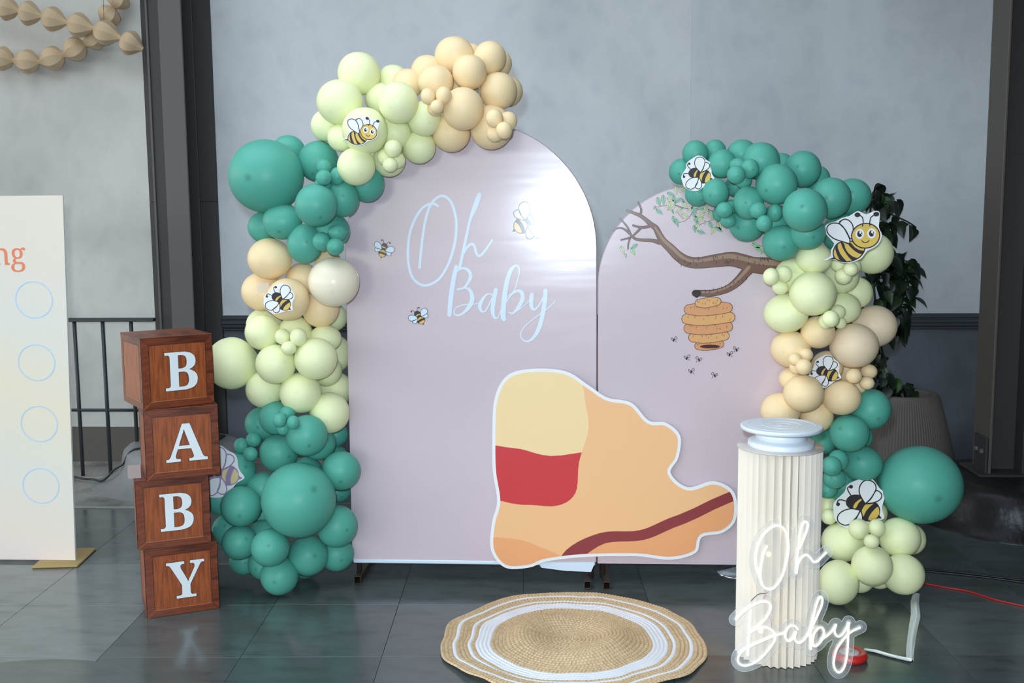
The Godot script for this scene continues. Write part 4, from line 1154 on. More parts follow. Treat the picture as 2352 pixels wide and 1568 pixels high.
# ---------------------------------------------------------------- paper bees
func bee_card(label: String, x: float, y: float, z: float, size: float, turn: float, smiling: bool, faded := false, lean := Basis.IDENTITY):
	var at := on_z(x, y, z)
	var o := thing("bee_card", label, "paper bee", at, 0.0, "paper bee cards stuck on the balloons")
	o.basis = lean
	var ms := [mats["paper white"], mats["faded ink" if faded else "ink"], mats["faded yellow" if faded else "bee yellow"]]
	var m := size * px_size(z)
	var st := st_new()
	if not smiling:
		var f := func(p: Vector2) -> Vector2: return (Vector2(p.x - 880, 750 - p.y) * m / 1200.0).rotated(turn)
		add_slab(st, smooth2(v2([810, 155, 910, 152, 1000, 178, 1150, 310, 1250, 370, 1312, 480, 1312, 660, 1335, 780, 1420, 955, 1230, 1050, 1100, 1175, 860, 1340, 600, 1325, 450, 1250, 370, 1170, 310, 1000, 285, 835, 440, 570, 462, 400, 620, 260]).map(f), true, 3), -0.0008, 0.0)
		put("card", done(st), ms[0], o)
		side_bee(o, Vector2.ZERO, m, turn, 0.0002, ms, "bee")
		return
	var f := func(p: Vector2) -> Vector2: return (Vector2(p.x - 830, 770 - p.y) * m / 1200.0).rotated(turn)
	var g := func(flat: Array, n := 5) -> PackedVector2Array: return smooth2(v2(flat).map(f), true, n)
	var s := func(flat: Array, w: float) -> Array: return v2(flat).map(func(p):
		var q: Vector2 = f.call(p)
		return Vector3(q.x, q.y, w * m / 1200.0))
	add_slab(st, g.call([200, 490, 420, 410, 560, 330, 720, 290, 860, 200, 930, 180, 1000, 210, 1100, 255, 1200, 215, 1300, 180, 1370, 185, 1415, 240, 1405, 450, 1400, 540, 1440, 640, 1475, 720, 1450, 860, 1380, 960, 1280, 1030, 1160, 1090, 1090, 1180, 1030, 1260, 900, 1330, 750, 1362, 600, 1362, 440, 1302, 320, 1290, 185, 1312, 200, 1275, 320, 1210, 335, 1050, 400, 915, 195, 690], 2), -0.0008, 0.0)
	put("card", done(st), ms[0], o)
	var bee := Node3D.new()
	bee.name = "bee"
	o.add_child(bee)
	var disc := func(x_: float, y_: float, a: float, b: float, z_: float, mt: Material, called: String):
		var t := st_new()
		var poly := PackedVector2Array()
		for k in 40: poly.append(f.call(Vector2(x_ + cos(TAU * k / 40.0) * a, y_ + sin(TAU * k / 40.0) * b)))
		add_fill(t, poly, z_)
		put(called, done(t), mt, bee)
	# striped body
	var torso := [500, 905, 430, 970, 385, 1090, 392, 1200, 440, 1270, 560, 1325, 700, 1340, 850, 1308, 980, 1240, 1060, 1150, 1095, 1040, 1000, 980, 880, 900, 740, 860, 620, 880]
	st = st_new()
	add_fill(st, g.call(torso), 0.0002)
	put("body", done(st), ms[2], bee)
	st = st_new()
	for w in [[478, 935, 482, 1010, 530, 1130, 600, 1230, 690, 1335, 560, 1320, 498, 1230, 445, 1110, 428, 1010], [555, 900, 622, 920, 650, 1020, 720, 1130, 820, 1215, 930, 1262, 830, 1310, 735, 1230, 650, 1110, 590, 1010], [715, 925, 772, 905, 870, 1010, 980, 1072, 1090, 1095, 1040, 1165, 930, 1130, 800, 1030]]:
		add_fill(st, g.call(w), 0.0004)
	put("stripe", done(st), ms[1], bee)
	st = st_new()
	add_stroke(st, s.call(torso + [500, 905, 430, 970], 26.0), 0.0005, 4)
	add_fill(st, PackedVector2Array(v2([262, 1287, 400, 1232, 450, 1280]).map(f)), 0.0005)
	put("body_outline", done(st), ms[1], bee)
	for w in [[500, 450, 560, 385, 640, 362, 730, 402, 800, 490, 820, 600, 805, 720, 765, 815, 640, 600], [735, 920, 600, 880, 400, 810, 270, 710, 222, 600, 242, 512, 330, 457, 440, 452, 540, 490, 620, 580, 700, 720, 750, 840]]:
		var z_ := 0.0006 if w[0] == 500 else 0.0010
		st = st_new()
		add_fill(st, g.call(w), z_)
		put("wing", done(st), ms[0], bee)
		st = st_new()
		add_stroke(st, s.call(w + [w[0], w[1], w[2], w[3]], 26.0), z_ + 0.0002, 4)
		put("wing_outline", done(st), ms[1], bee)
	disc.call(1105, 745, 332, 296, 0.0014, ms[1], "head_outline")
	disc.call(1105, 745, 305, 269, 0.0016, ms[2], "head")
	for k in 2:
		var ex: float = [970, 1237][k]
		var ey: float = [700, 691][k]
		disc.call(ex, ey, 98, 115, 0.0018, ms[0], "eye")
		disc.call(ex, ey, 59, 73, 0.0020, ms[1], "pupil")
		disc.call(ex + 14, ey - 34, 26, 32, 0.0022, ms[0], "eye_glint")
		disc.call(ex + 38, ey + 12, 11, 12, 0.0022, ms[0], "eye_glint")
	st = st_new()
	add_stroke(st, s.call([1020, 855, 1055, 888, 1100, 900, 1148, 888, 1185, 855], 20.0), 0.0018, 5)
	put("mouth", done(st), ms[1], bee)
	for w in [[1026, 522, 1040, 430, 1020, 330, 960, 272], [1190, 516, 1190, 420, 1210, 330, 1272, 277]]:
		st = st_new()
		add_stroke(st, s.call(w, 24.0), 0.0018, 5)
		put("antenna", done(st), ms[1], bee)
	disc.call(905, 265, 66, 53, 0.0019, ms[1], "antenna_tip")
	disc.call(1330, 252, 66, 53, 0.0019, ms[1], "antenna_tip")

func bee_cards():
	var b := ball_near(838, 300)
	bee_card("smiling bee card on the pale yellow balloons of the tall arch", 831, 300, b.z + b.r + 0.006, 70.0, -0.30, true)
	b = ball_near(662, 687)
	bee_card("striped bee card with dark head on the peach balloon left of the cream balloon", 645, 687, b.z + b.r + 0.005, 76.0, -0.42, false)
	b = ball_near(548, 1080)
	bee_card("faded purple bee card half hidden behind the letter boxes", 505, 1082, b.z + b.r + 0.004, 125.0, 0.10, false, true)
	b = ball_near(1658, 376)
	bee_card("striped bee card at the left tip of the short arch garland", 1605, 398, maxf(b.z + b.r * 0.3, ball_near(1603, 352).z + ball_near(1603, 352).r + 0.005), 77.0, 0.0, false)
	b = ball_near(1908, 455)
	bee_card("large smiling bee card at the right shoulder of the short arch garland", 1960, 544, maxf(b.z, ball_near(1869, 594).z) + 0.09, 115.0, 0.0, true)
	b = ball_near(1899, 842)
	bee_card("striped bee card on the peach balloons of the short arch side", 1898, 853, b.z + b.r + 0.005, 76.0, -0.06, false)
	b = ball_near(1973, 1215)
	bee_card("largest striped bee card, low down between the giant teal and pale yellow balloons", 1980, 1158, b.z - 0.05, 125.0, -0.22, false)

# ---------------------------------------------------------------- board with printed rings, at the left edge of the frame
func welcome_board():
	var z := -4.65
	var o := thing("printed_board", "pale pastel foam board with orange lettering and four blue rings at the left edge", "board", Vector3(-2.72, 0.012, z))
	var st := st_new()
	# the print fades from cream to pink at the foot
	var w := 0.82
	var h := 1.70
	var lean := [0.043, 0.0]
	st.set_smooth_group(-1)
	var n := 12
	var bands := [Color(0.91, 0.83, 0.85), Color(0.92, 0.87, 0.81), Color(0.89, 0.88, 0.83), Color(0.92, 0.88, 0.78), Color(0.89, 0.88, 0.84), Color(0.91, 0.87, 0.81)]
	for i in n:
		for j in 8:
			var q := []
			for k in [[0, 0], [1, 0], [1, 1], [0, 1]]:
				var u := float(j + k[0]) / 8.0
				var v := float(i + k[1]) / n
				q.append([Vector3(lerpf(-w * 0.5, w * 0.5 + 0.041 * v, u), v * h, 0.0), bands[mini(int(v * 5.0 + u * 0.9), 5)].lerp(bands[mini(int(v * 5.0 + u * 0.9) + 1, 5)], fposmod(v * 5.0 + u * 0.9, 1.0)).srgb_to_linear()])
			for t in [[0, 2, 1], [0, 3, 2]]:
				for e in t:
					st.set_color(q[e][1])
					st.add_vertex(q[e][0])
	var pm := mat("pastel print", Color.WHITE, 0.55)
	pm.vertex_color_use_as_albedo = true
	put("print", done(st), pm, o, Vector3(0, 0, 0.0008))
	st = st_new()
	add_slab(st, PackedVector2Array([Vector2(-w * 0.5, 0), Vector2(w * 0.5, 0), Vector2(w * 0.5 + 0.041, h), Vector2(-w * 0.5, h)]), -0.012, 0.0)
	put("foam_board", done(st), mats["paper white"], o)
	crop(0, 0, 1, o.position)
	for p in v2([78, 688, 84, 832, 90, 973, 94, 1115]):
		st = st_new()
		var c: Vector2 = lay(p)
		var ring := []
		for k in 50: ring.append(Vector3(c.x + cos(TAU * k / 48.0) * 0.086, c.y + sin(TAU * k / 48.0) * 0.083, 0.0044))
		add_stroke(st, ring, 0.0020, 2, false)
		put("printed_ring", done(st), mat("ring blue", Color(0.72, 0.85, 0.97), 0.5), o)
	var f := SystemFont.new()
	f.font_names = PackedStringArray(["Droid Serif"])
	var t := TextMesh.new()
	t.font = f
	t.text = "ng"
	t.font_size = 64
	t.pixel_size = 0.00215
	t.depth = 0.0006
	t.curve_step = 0.5
	put("lettering", t, mat("orange print ink", Color(0.93, 0.52, 0.36), 0.5), o, Vector3(lay(Vector2(20, 584)).x, lay(Vector2(20, 584)).y, 0.0018))
	st = st_new()
	var bl := on_floor(76, 1300)
	var br_ := on_floor(172, 1294)
	add_box(st, Vector3((bl.x + br_.x) * 0.5 + 0.01, 0.006, -4.70), Vector3(br_.x - bl.x + 0.03, 0.010, 0.27), 0.004, Basis(Vector3.UP, 0.12))
	put("foot", done(st), mat("fibreboard", Color(0.66, 0.56, 0.36), 0.75), o, -o.position)

# ---------------------------------------------------------------- the four letter boxes
func letter_boxes():
	var grain := wood("cherry panel", Color(0.42, 0.20, 0.095), Color(0.66, 0.345, 0.165), false)
	var rail := wood("cherry rail", Color(0.33, 0.15, 0.085), Color(0.51, 0.25, 0.13), true)
	var stile := wood("cherry stile", Color(0.33, 0.15, 0.085), Color(0.53, 0.26, 0.14), true)
	stile.uv1_scale = Vector3(2.0, 11.0, 1)
	var seam := mat("dark seam", Color(0.26, 0.11, 0.08), 0.4)
	var light_seam := mat("light seam", Color(0.72, 0.46, 0.30), 0.4)
	var s := 0.283
	var h := s * 0.5
	var fnt := SystemFont.new()
	fnt.font_names = PackedStringArray(["Droid Serif"])
	fnt.font_weight = 700
	var rows := [["Y", 339, 1421, 26.5, "lowest wood print letter box showing a white Y, standing on the floor"], ["B", 317, 1256, 24.5, "wood print letter box showing a white B, second from the floor"], ["A", 337, 1090, 26.5, "wood print letter box showing a white A, third from the floor"], ["B", 330, 937, 38.0, "topmost wood print letter box showing a white B, turned furthest"]]
	var y0 := 0.0
	for i in 4:
		var r: Array = rows[i]
		var base := on_floor(339, 1421)
		var c := on_z(r[1], r[2], base.z + 0.005 * i)
		var b := Basis(Vector3.UP, deg_to_rad(r[3]))
		var o := thing("letter_box", r[4], "letter box", Vector3(c.x, y0, c.z) + b * Vector3(h, 0, -h), deg_to_rad(r[3]), "wood print letter boxes in one stack")
		put("carton", box_mesh(Vector3(s, s, s), 0.002), rail, o, Vector3(0, h, 0))
		for f in 4:
			var fb := Basis(Vector3.UP, f * PI / 2)
			var e := h - 0.03
			var st := st_new()
			add_fill(st, PackedVector2Array([Vector2(-e, h - e), Vector2(e, h - e), Vector2(e, h + e), Vector2(-e, h + e)]), h + 0.0008)
			put("face_panel", done(st), grain, o, Vector3.ZERO, fb)
			for side in 4:
				st = st_new()
				var poly := PackedVector2Array()
				for p in [Vector2(-h + 0.001, -h + 0.001), Vector2(h - 0.001, -h + 0.001), Vector2(e + 0.0012, -e - 0.0012), Vector2(-e - 0.0012, -e - 0.0012)]:
					poly.append(p.rotated(side * PI / 2) + Vector2(0, h))
				add_fill(st, poly, h + 0.0012)
				put("face_border", done(st), rail if side % 2 == 0 else stile, o, Vector3.ZERO, fb)
				st = st_new()
				var l0 := Vector2(-e - 0.0008, -e - 0.0008).rotated(side * PI / 2) + Vector2(0, h)
				var l1 := Vector2(e + 0.0008, -e - 0.0008).rotated(side * PI / 2) + Vector2(0, h)
				add_stroke(st, [Vector3(l0.x, l0.y, 0.0022), Vector3(l1.x, l1.y, 0.0022)], h + 0.0015, 1, false)
				var k0 := Vector2(-h, -h).rotated(side * PI / 2) + Vector2(0, h)
				add_stroke(st, [Vector3(k0.x, k0.y, 0.0014), Vector3(l0.x, l0.y, 0.0014)], h + 0.0015, 1, false)
				put("printed_seam", done(st), light_seam if side == 0 else seam, o, Vector3.ZERO, fb)
		# the letter, with its thin dark edge
		var t := TextMesh.new()
		t.font = fnt
		t.text = r[0]
		t.font_size = 96
		t.pixel_size = 0.00222
		t.depth = 0.0004
		t.curve_step = 0.5
		var lc := Vector3(0.012, h, h + 0.0022)
		var edge := Node3D.new()
		for k in 8:
			put("letter_edge", t, mat("letter edge", Color(0.22, 0.14, 0.13), 0.5), o, lc + Vector3(cos(TAU * k / 8.0), sin(TAU * k / 8.0), 0) * 0.0016 - Vector3(0, 0, 0.0004))
		edge.free()
		put("letter", t, mat("letter white", Color(0.90, 0.925, 0.93), 0.45), o, lc)
		# the folded lid
		put("lid", box_mesh(Vector3(s + 0.002, 0.003, s + 0.002), 0.001), stile, o, Vector3(0, s + 0.0005, 0))
		if i == 1:
			put("loose_flap", box_mesh(Vector3(0.05, 0.055, 0.0025), 0.001), mat("card inside", Color(0.66, 0.60, 0.58), 0.7), o, Vector3(-h + 0.002, s + 0.028, h - 0.05), Basis(Vector3.UP, -0.15))
		y0 += s + 0.0025

# ---------------------------------------------------------------- braided rug
func rug():
	var c := Vector3(0.014, 0, -3.815)
	var o := thing("braided_rug", "round braided jute rug with a wide white ring and two thin white lines", "rug", c)
	var rad := 0.497
	var rings := 34
	var n1 := FastNoiseLite.new()
	n1.seed = 4
	n1.frequency = 4.2
	n1.fractal_octaves = 2
	var kinds := {}
	var jute := mat("jute", Color(0.86, 0.75, 0.60), 0.9, 0.0, 0.2)
	jute.vertex_color_use_as_albedo = true
	var white := mat("white yarn", Color(0.90, 0.905, 0.92), 0.9, 0.0, 0.2)
	var w := rad / rings
	var height := func(x: float, z: float) -> float:
		var r := sqrt(x * x + z * z) / rad
		var a := atan2(z, x)
		var hump: float = 0.030 * exp(-pow((r - 0.36) / 0.13, 2.0)) * (0.75 + 0.45 * sin(a * 2.0 + 0.6)) - 0.004 * exp(-pow(r / 0.16, 2.0))
		var lift: float = 0.022 * smoothstep(0.72, 1.0, r) * maxf(0.0, cos(a - 2.05)) ** 6 + 0.010 * smoothstep(0.75, 1.0, r) * maxf(0.0, cos(a - 0.9)) ** 8
		return 0.004 + maxf(hump, 0.0) + lift + 0.004 * maxf(0.0, n1.get_noise_2d(x, z)) * smoothstep(0.0, 0.3, r)
	for i in rings:
		var r0 := (i + 0.5) * w
		var kind := "jute_center"
		if i >= 21 and i <= 24: kind = "white_band"
		elif i == 25: kind = "jute_inner_ring"
		elif i == 26: kind = "white_inner_line"
		elif i == 27 or i == 28 or i == 29: kind = "jute_middle_ring"
		elif i == 30 and false: kind = ""
		if i == 30: kind = "white_outer_line"
		if i > 30: kind = "jute_border"
		if not kinds.has(kind): kinds[kind] = st_new()
		var st: SurfaceTool = kinds[kind]
		st.set_smooth_group(0)
		var segs := maxi(24, int(TAU * r0 / 0.0045))
		var flat := kind.begins_with("white") and kind.ends_with("line")
		var strand := 0.014
		var turns := maxi(3, int(TAU * r0 / strand))
		var grid := []
		for k in segs + 1:
			var a := TAU * (k % segs) / segs
			var wob := 1.0 + (0.05 * n1.get_noise_2d(cos(a) * 0.3 + 9.0 + r0 * 0.4, sin(a) * 0.3) + 0.012 * sin(a * 3.0 + 1.0)) * pow(r0 / rad, 0.8)
			if i > 26: wob -= 0.03 * exp(-pow((a - 2.25) / 0.13, 2.0)) * (r0 / rad)
			var ph := TAU * turns * (k % segs) / segs
			var row := []
			for e in 7:
				var t := float(e) / 6.0 * 2.0 - 1.0
				var rr := (r0 + t * w * 0.54) * wob + w * 0.07 * sin(ph) * (1 - absf(t))
				var x := cos(a) * rr
				var z := sin(a) * rr
				var y: float = height.call(x, z) + sqrt(maxf(0.0, 1.0 - t * t)) * w * 0.36 * (1.0 + 0.28 * sin(ph * 1.0 + t * 2.6))
				row.append(Vector3(x, y, z))
			grid.append([row, 0.86 + 0.14 * sin(ph) + rng.randf_range(-0.12, 0.12), a])
		for k in segs:
			var cc := Color(1, 1, 1)
			if kind.begins_with("jute"):
				var v: float = clampf(grid[k][1], 0.6, 1.12)
				cc = Color(v, v * (0.985 + rng.randf() * 0.02), v * (0.95 + rng.randf() * 0.06))
			for e in 6:
				st.set_color(cc)
				quad(st, grid[k][0][e], grid[k + 1][0][e], grid[k + 1][0][e + 1], grid[k][0][e + 1], Vector3.UP)
	for kind in kinds:
		put(kind, done(kinds[kind]), white if kind.begins_with("white") else jute, o)
	# the underside keeps the braid closed
	var st := st_new()
	var under := []
	add_lathe(st, [Vector2(0, 0.002), Vector2(rad * 0.90, 0.002), Vector2(rad * 0.90, 0.0005), Vector2(0, 0.0005)], 60)
	put("backing", done(st), jute, o)

# ---------------------------------------------------------------- pleated pedestal and cake turntable
func pedestal():
	var c := Vector3(0.768, 0, -3.73)
	var o := thing("pleated_pedestal", "tall cream pleated paper pedestal with a round clear top, in front of the short arch", "pedestal", c)
	var st := st_new()
	st.set_smooth_group(-1)
	var n := 34
	var top := 0.772
	var r1 := 0.147
	for ring_ in 1:
		for k in n * 2:
			var q := []
			for e in [k, k + 1]:
				var a: float = TAU * e / (n * 2) + 0.05
				var r: float = r1 if e % 2 == 0 else r1 - 0.016
				var lo := 0.002
				q.append([Vector3(cos(a) * r, lo, sin(a) * r), Vector3(cos(a) * (r + 0.001), top, sin(a) * (r + 0.001))])
			var out: Vector3 = q[0][0] * Vector3(1, 0, 1)
			quad(st, q[0][0], q[1][0], q[1][1], q[0][1], out)
	var pm := mat("pleated paper", Color(0.925, 0.88, 0.82), 0.7)
	pm.backlight_enabled = true
	pm.backlight = Color(0.35, 0.35, 0.35)
	put("pleated_column", done(st), pm, o)
	put("top_disc", lathe_mesh([Vector2(0, top), Vector2(0.152, top), Vector2(0.154, top + 0.002), Vector2(0.152, top + 0.004), Vector2(0, top + 0.004)], 56), mat("top disc acrylic", Color(0.80, 0.77, 0.75), 0.18), o)
	var y := top + 0.0045
	var t := thing("cake_turntable", "white plastic cake turntable on top of the pleated pedestal", "cake stand", c + Vector3(0.002, y, 0.0))
	var white := mat("white plastic", Color(0.87, 0.90, 0.93), 0.32)
	put("base", lathe_mesh([Vector2(0, 0), Vector2(0.116, 0), Vector2(0.118, 0.004), Vector2(0.117, 0.017), Vector2(0.113, 0.021), Vector2(0.098, 0.024), Vector2(0.094, 0.028), Vector2(0.0, 0.028)], 64), white, t)
	put("neck", lathe_mesh([Vector2(0.0, 0.028), Vector2(0.092, 0.028), Vector2(0.087, 0.045), Vector2(0.084, 0.056), Vector2(0.0, 0.056)], 64), white, t)
	put("plate", lathe_mesh([Vector2(0, 0.056), Vector2(0.09, 0.056), Vector2(0.139, 0.059), Vector2(0.1445, 0.064), Vector2(0.1445, 0.072), Vector2(0.142, 0.075), Vector2(0.138, 0.0755), Vector2(0, 0.0755)], 72), white, t)
	st = st_new()
	for r in [0.034, 0.068, 0.118]:
		add_lathe(st, [Vector2(r - 0.001, 0.0755), Vector2(r, 0.0768), Vector2(r + 0.001, 0.0755)], 64)
	put("raised_ring", done(st), white, t)
	put("center_mark", lathe_mesh([Vector2(0, 0.0762), Vector2(0.014, 0.0762), Vector2(0.015, 0.0755)], 24), white, t)

# ---------------------------------------------------------------- neon sign
var sign_n := Vector3.BACK
var sign_o := Vector3.ZERO
var sign_b := Basis.IDENTITY

func on_sign(x: float, y: float) -> Vector2:
	var d := ray(1660 + x / 4.042, 1180 + y / 4.042)
	var t := (sign_o - EYE).dot(sign_n) / d.dot(sign_n)
	var l := sign_b.inverse() * (EYE + d * t - sign_o)
	return Vector2(l.x, l.y)

func neon_sign():
	sign_o = Vector3(0.70, 0.004, -3.52)
	sign_b = Basis(Vector3.RIGHT, deg_to_rad(-8.0)) 
	sign_n = sign_b.z
	var o := thing("neon_sign", "glowing white script neon sign on clear acrylic leaning against the pedestal", "neon sign", sign_o)
	o.basis = sign_b
	var strokes := [[
		[410, 290, 375, 370, 352, 480, 346, 580, 365, 655, 410, 692, 470, 682, 540, 590, 585, 450, 606, 320, 598, 215, 565, 135, 510, 105, 450, 122, 380, 185, 330, 275, 306, 380, 304, 460, 318, 525, 338, 568],
		[680, 550, 684, 460, 692, 350, 706, 220, 730, 110, 762, 68, 787, 92, 776, 150, 742, 240, 706, 322], [682, 540, 697, 460, 732, 398, 775, 376, 808, 402, 838, 440, 872, 438, 918, 392, 958, 350]], [
		[115, 975, 190, 900, 270, 845, 350, 812, 412, 812, 442, 845, 432, 900, 382, 980, 315, 1040, 258, 1092, 300, 1064, 380, 1047, 440, 1065, 482, 1110, 480, 1165, 432, 1240, 342, 1340, 255, 1390, 185, 1400, 142, 1370, 142, 1320, 185, 1262, 285, 1205, 400, 1155, 480, 1120, 568, 1102],
		[258, 880, 250, 1000, 240, 1150, 230, 1308], [697, 1068, 660, 1032, 612, 1042, 580, 1098, 582, 1150, 612, 1175, 650, 1142, 676, 1085, 666, 1130, 672, 1170, 712, 1190, 768, 1140, 808, 1055, 838, 940, 870, 820, 900, 764, 920, 784, 914, 840, 880, 925, 832, 1030, 800, 1115],
		[812, 1255, 812, 1180, 806, 1085], [828, 1205, 840, 1115, 882, 1055, 920, 1052, 936, 1100, 912, 1168, 862, 1220, 830, 1212], [905, 1165, 980, 1110, 1022, 1062, 1048, 1022, 1032, 1070, 1046, 1118, 1080, 1130, 1122, 1088, 1166, 1002], [1168, 1002, 1160, 1080, 1157, 1200, 1146, 1320, 1120, 1420, 1076, 1464, 1036, 1430, 1026, 1360, 1052, 1252, 1112, 1162, 1182, 1092, 1274, 1046]]]
	var glow := mat("neon light", Color(1, 0.98, 0.9), 0.4)
	glow.emission_enabled = true
	glow.emission = Color(1.0, 0.96, 0.84)
	glow.emission_energy_multiplier = 1.25
	var clear := mat("acrylic", Color(0.93, 0.96, 0.97, 0.10), 0.06)
	clear.transparency = BaseMaterial3D.TRANSPARENCY_ALPHA
	var film := mat("glue film", Color(0.93, 0.94, 0.96, 0.20), 0.5)
	film.transparency = BaseMaterial3D.TRANSPARENCY_ALPHA
	var edge := mat("acrylic edge", Color(0.90, 0.93, 0.95, 0.5), 0.2)
	edge.transparency = BaseMaterial3D.TRANSPARENCY_ALPHA
	var m := 1.0 / 4.042 * px_size(-3.56)
	for w in 2:
		var board := []
		for s in strokes[w]:
			var line := smooth2(v2(s).map(func(p): return on_sign(p.x, p.y)), false, 6)
			var big := PackedVector2Array()          # in tenths of a millimetre, so that the round ends stay round
			for p in line: big.append(p * 10000.0)
			for poly in Geometry2D.offset_polyline(big, 58.0 * m * 10000.0, Geometry2D.JOIN_ROUND, Geometry2D.END_ROUND):
				board = merge(board, poly)
			var ribbon := []
			for p in line: ribbon.append(Vector3(p.x, p.y, rng.randf_range(32.0, 54.0) * m))
			var fs := st_new()
			add_stroke(fs, ribbon, 0.0039, 1)
			put("glue_film", done(fs), film, o)
			var path := PackedVector3Array()
			for p in line: path.append(Vector3(p.x, p.y, 0.0085))
			put("neon_tube", tube_mesh(path, 8.5 * m, 10), glow, o)
		for wide in board:
			if Geometry2D.is_polygon_clockwise(wide): continue
			var poly := PackedVector2Array()
			for p in wide: poly.append(p / 10000.0)
			var st := st_new()
			add_slab(st, simpler(poly), -0.001, 0.003)
			put("acrylic_board", done(st), clear, o)
			st = st_new()
			var rim := []
			for p in simpler(poly): rim.append(Vector3(p.x, p.y, 0.0016))
			rim.append(rim[0])
			add_stroke(st, rim, 0.0034, 1, false)
			put("board_edge", done(st), edge, o)
	var wire := []
	for p in [[262, 805, 0.006], [290, 765, 0.012], [330, 735, 0.014], [392, 735, 0.006]]:
		var q := on_sign(p[0], p[1])
		wire.append(Vector3(q.x, q.y, p[2]))
	put("black_wire", tube_mesh(smooth3(wire), 0.0012, 6), mat("black wire", Color(0.05, 0.05, 0.05), 0.4), o)
	for l in [[[385, 700], [400, 735], [365, 790]], [[432, 700], [402, 740], [372, 775]], [[428, 930], [446, 1000], [445, 1050]], [[655, 388], [625, 430], [600, 470]]]:
		var pts := []
		for p in l:
			var q := on_sign(p[0], p[1])
			pts.append(Vector3(q.x, q.y, 0.006))
		put("pink_wire", tube_mesh(smooth3(pts), 0.0007, 5), mat("pink wire", Color(0.85, 0.55, 0.70), 0.4), o)
	# the light of the tubes on what stands round them
	for q in [[455, 400, 0.35], [380, 1120, 0.4], [900, 1100, 0.3]]:
		var p := on_sign(q[0], q[1])
		var l := OmniLight3D.new()
		l.name = "neon_glow"
		l.position = sign_o + sign_b * Vector3(p.x, p.y, 0.06)
		l.light_color = Color(1.0, 0.90, 0.72)
		l.light_energy = q[2] * 0.002
		l.omni_range = 8.0
		l.omni_attenuation = 2.0
		l.light_size = 0.006
		l.shadow_enabled = true
		add_child(l)

func merge(set_: Array, poly: PackedVector2Array) -> Array:
	var cur := poly
	var rest := []
	for q in set_:
		if Geometry2D.is_polygon_clockwise(q): continue
		var r := Geometry2D.merge_polygons(cur, q)
		var outer := r.filter(func(x): return not Geometry2D.is_polygon_clockwise(x))
		if outer.size() == 1: cur = outer[0]
		else: rest.append(q)
	rest.append(cur)
	return rest

func simpler(poly: PackedVector2Array) -> PackedVector2Array:
	var out := PackedVector2Array()
	for p in poly:
		if out.is_empty() or out[-1].distance_to(p) > 0.0012: out.append(p)
	return out

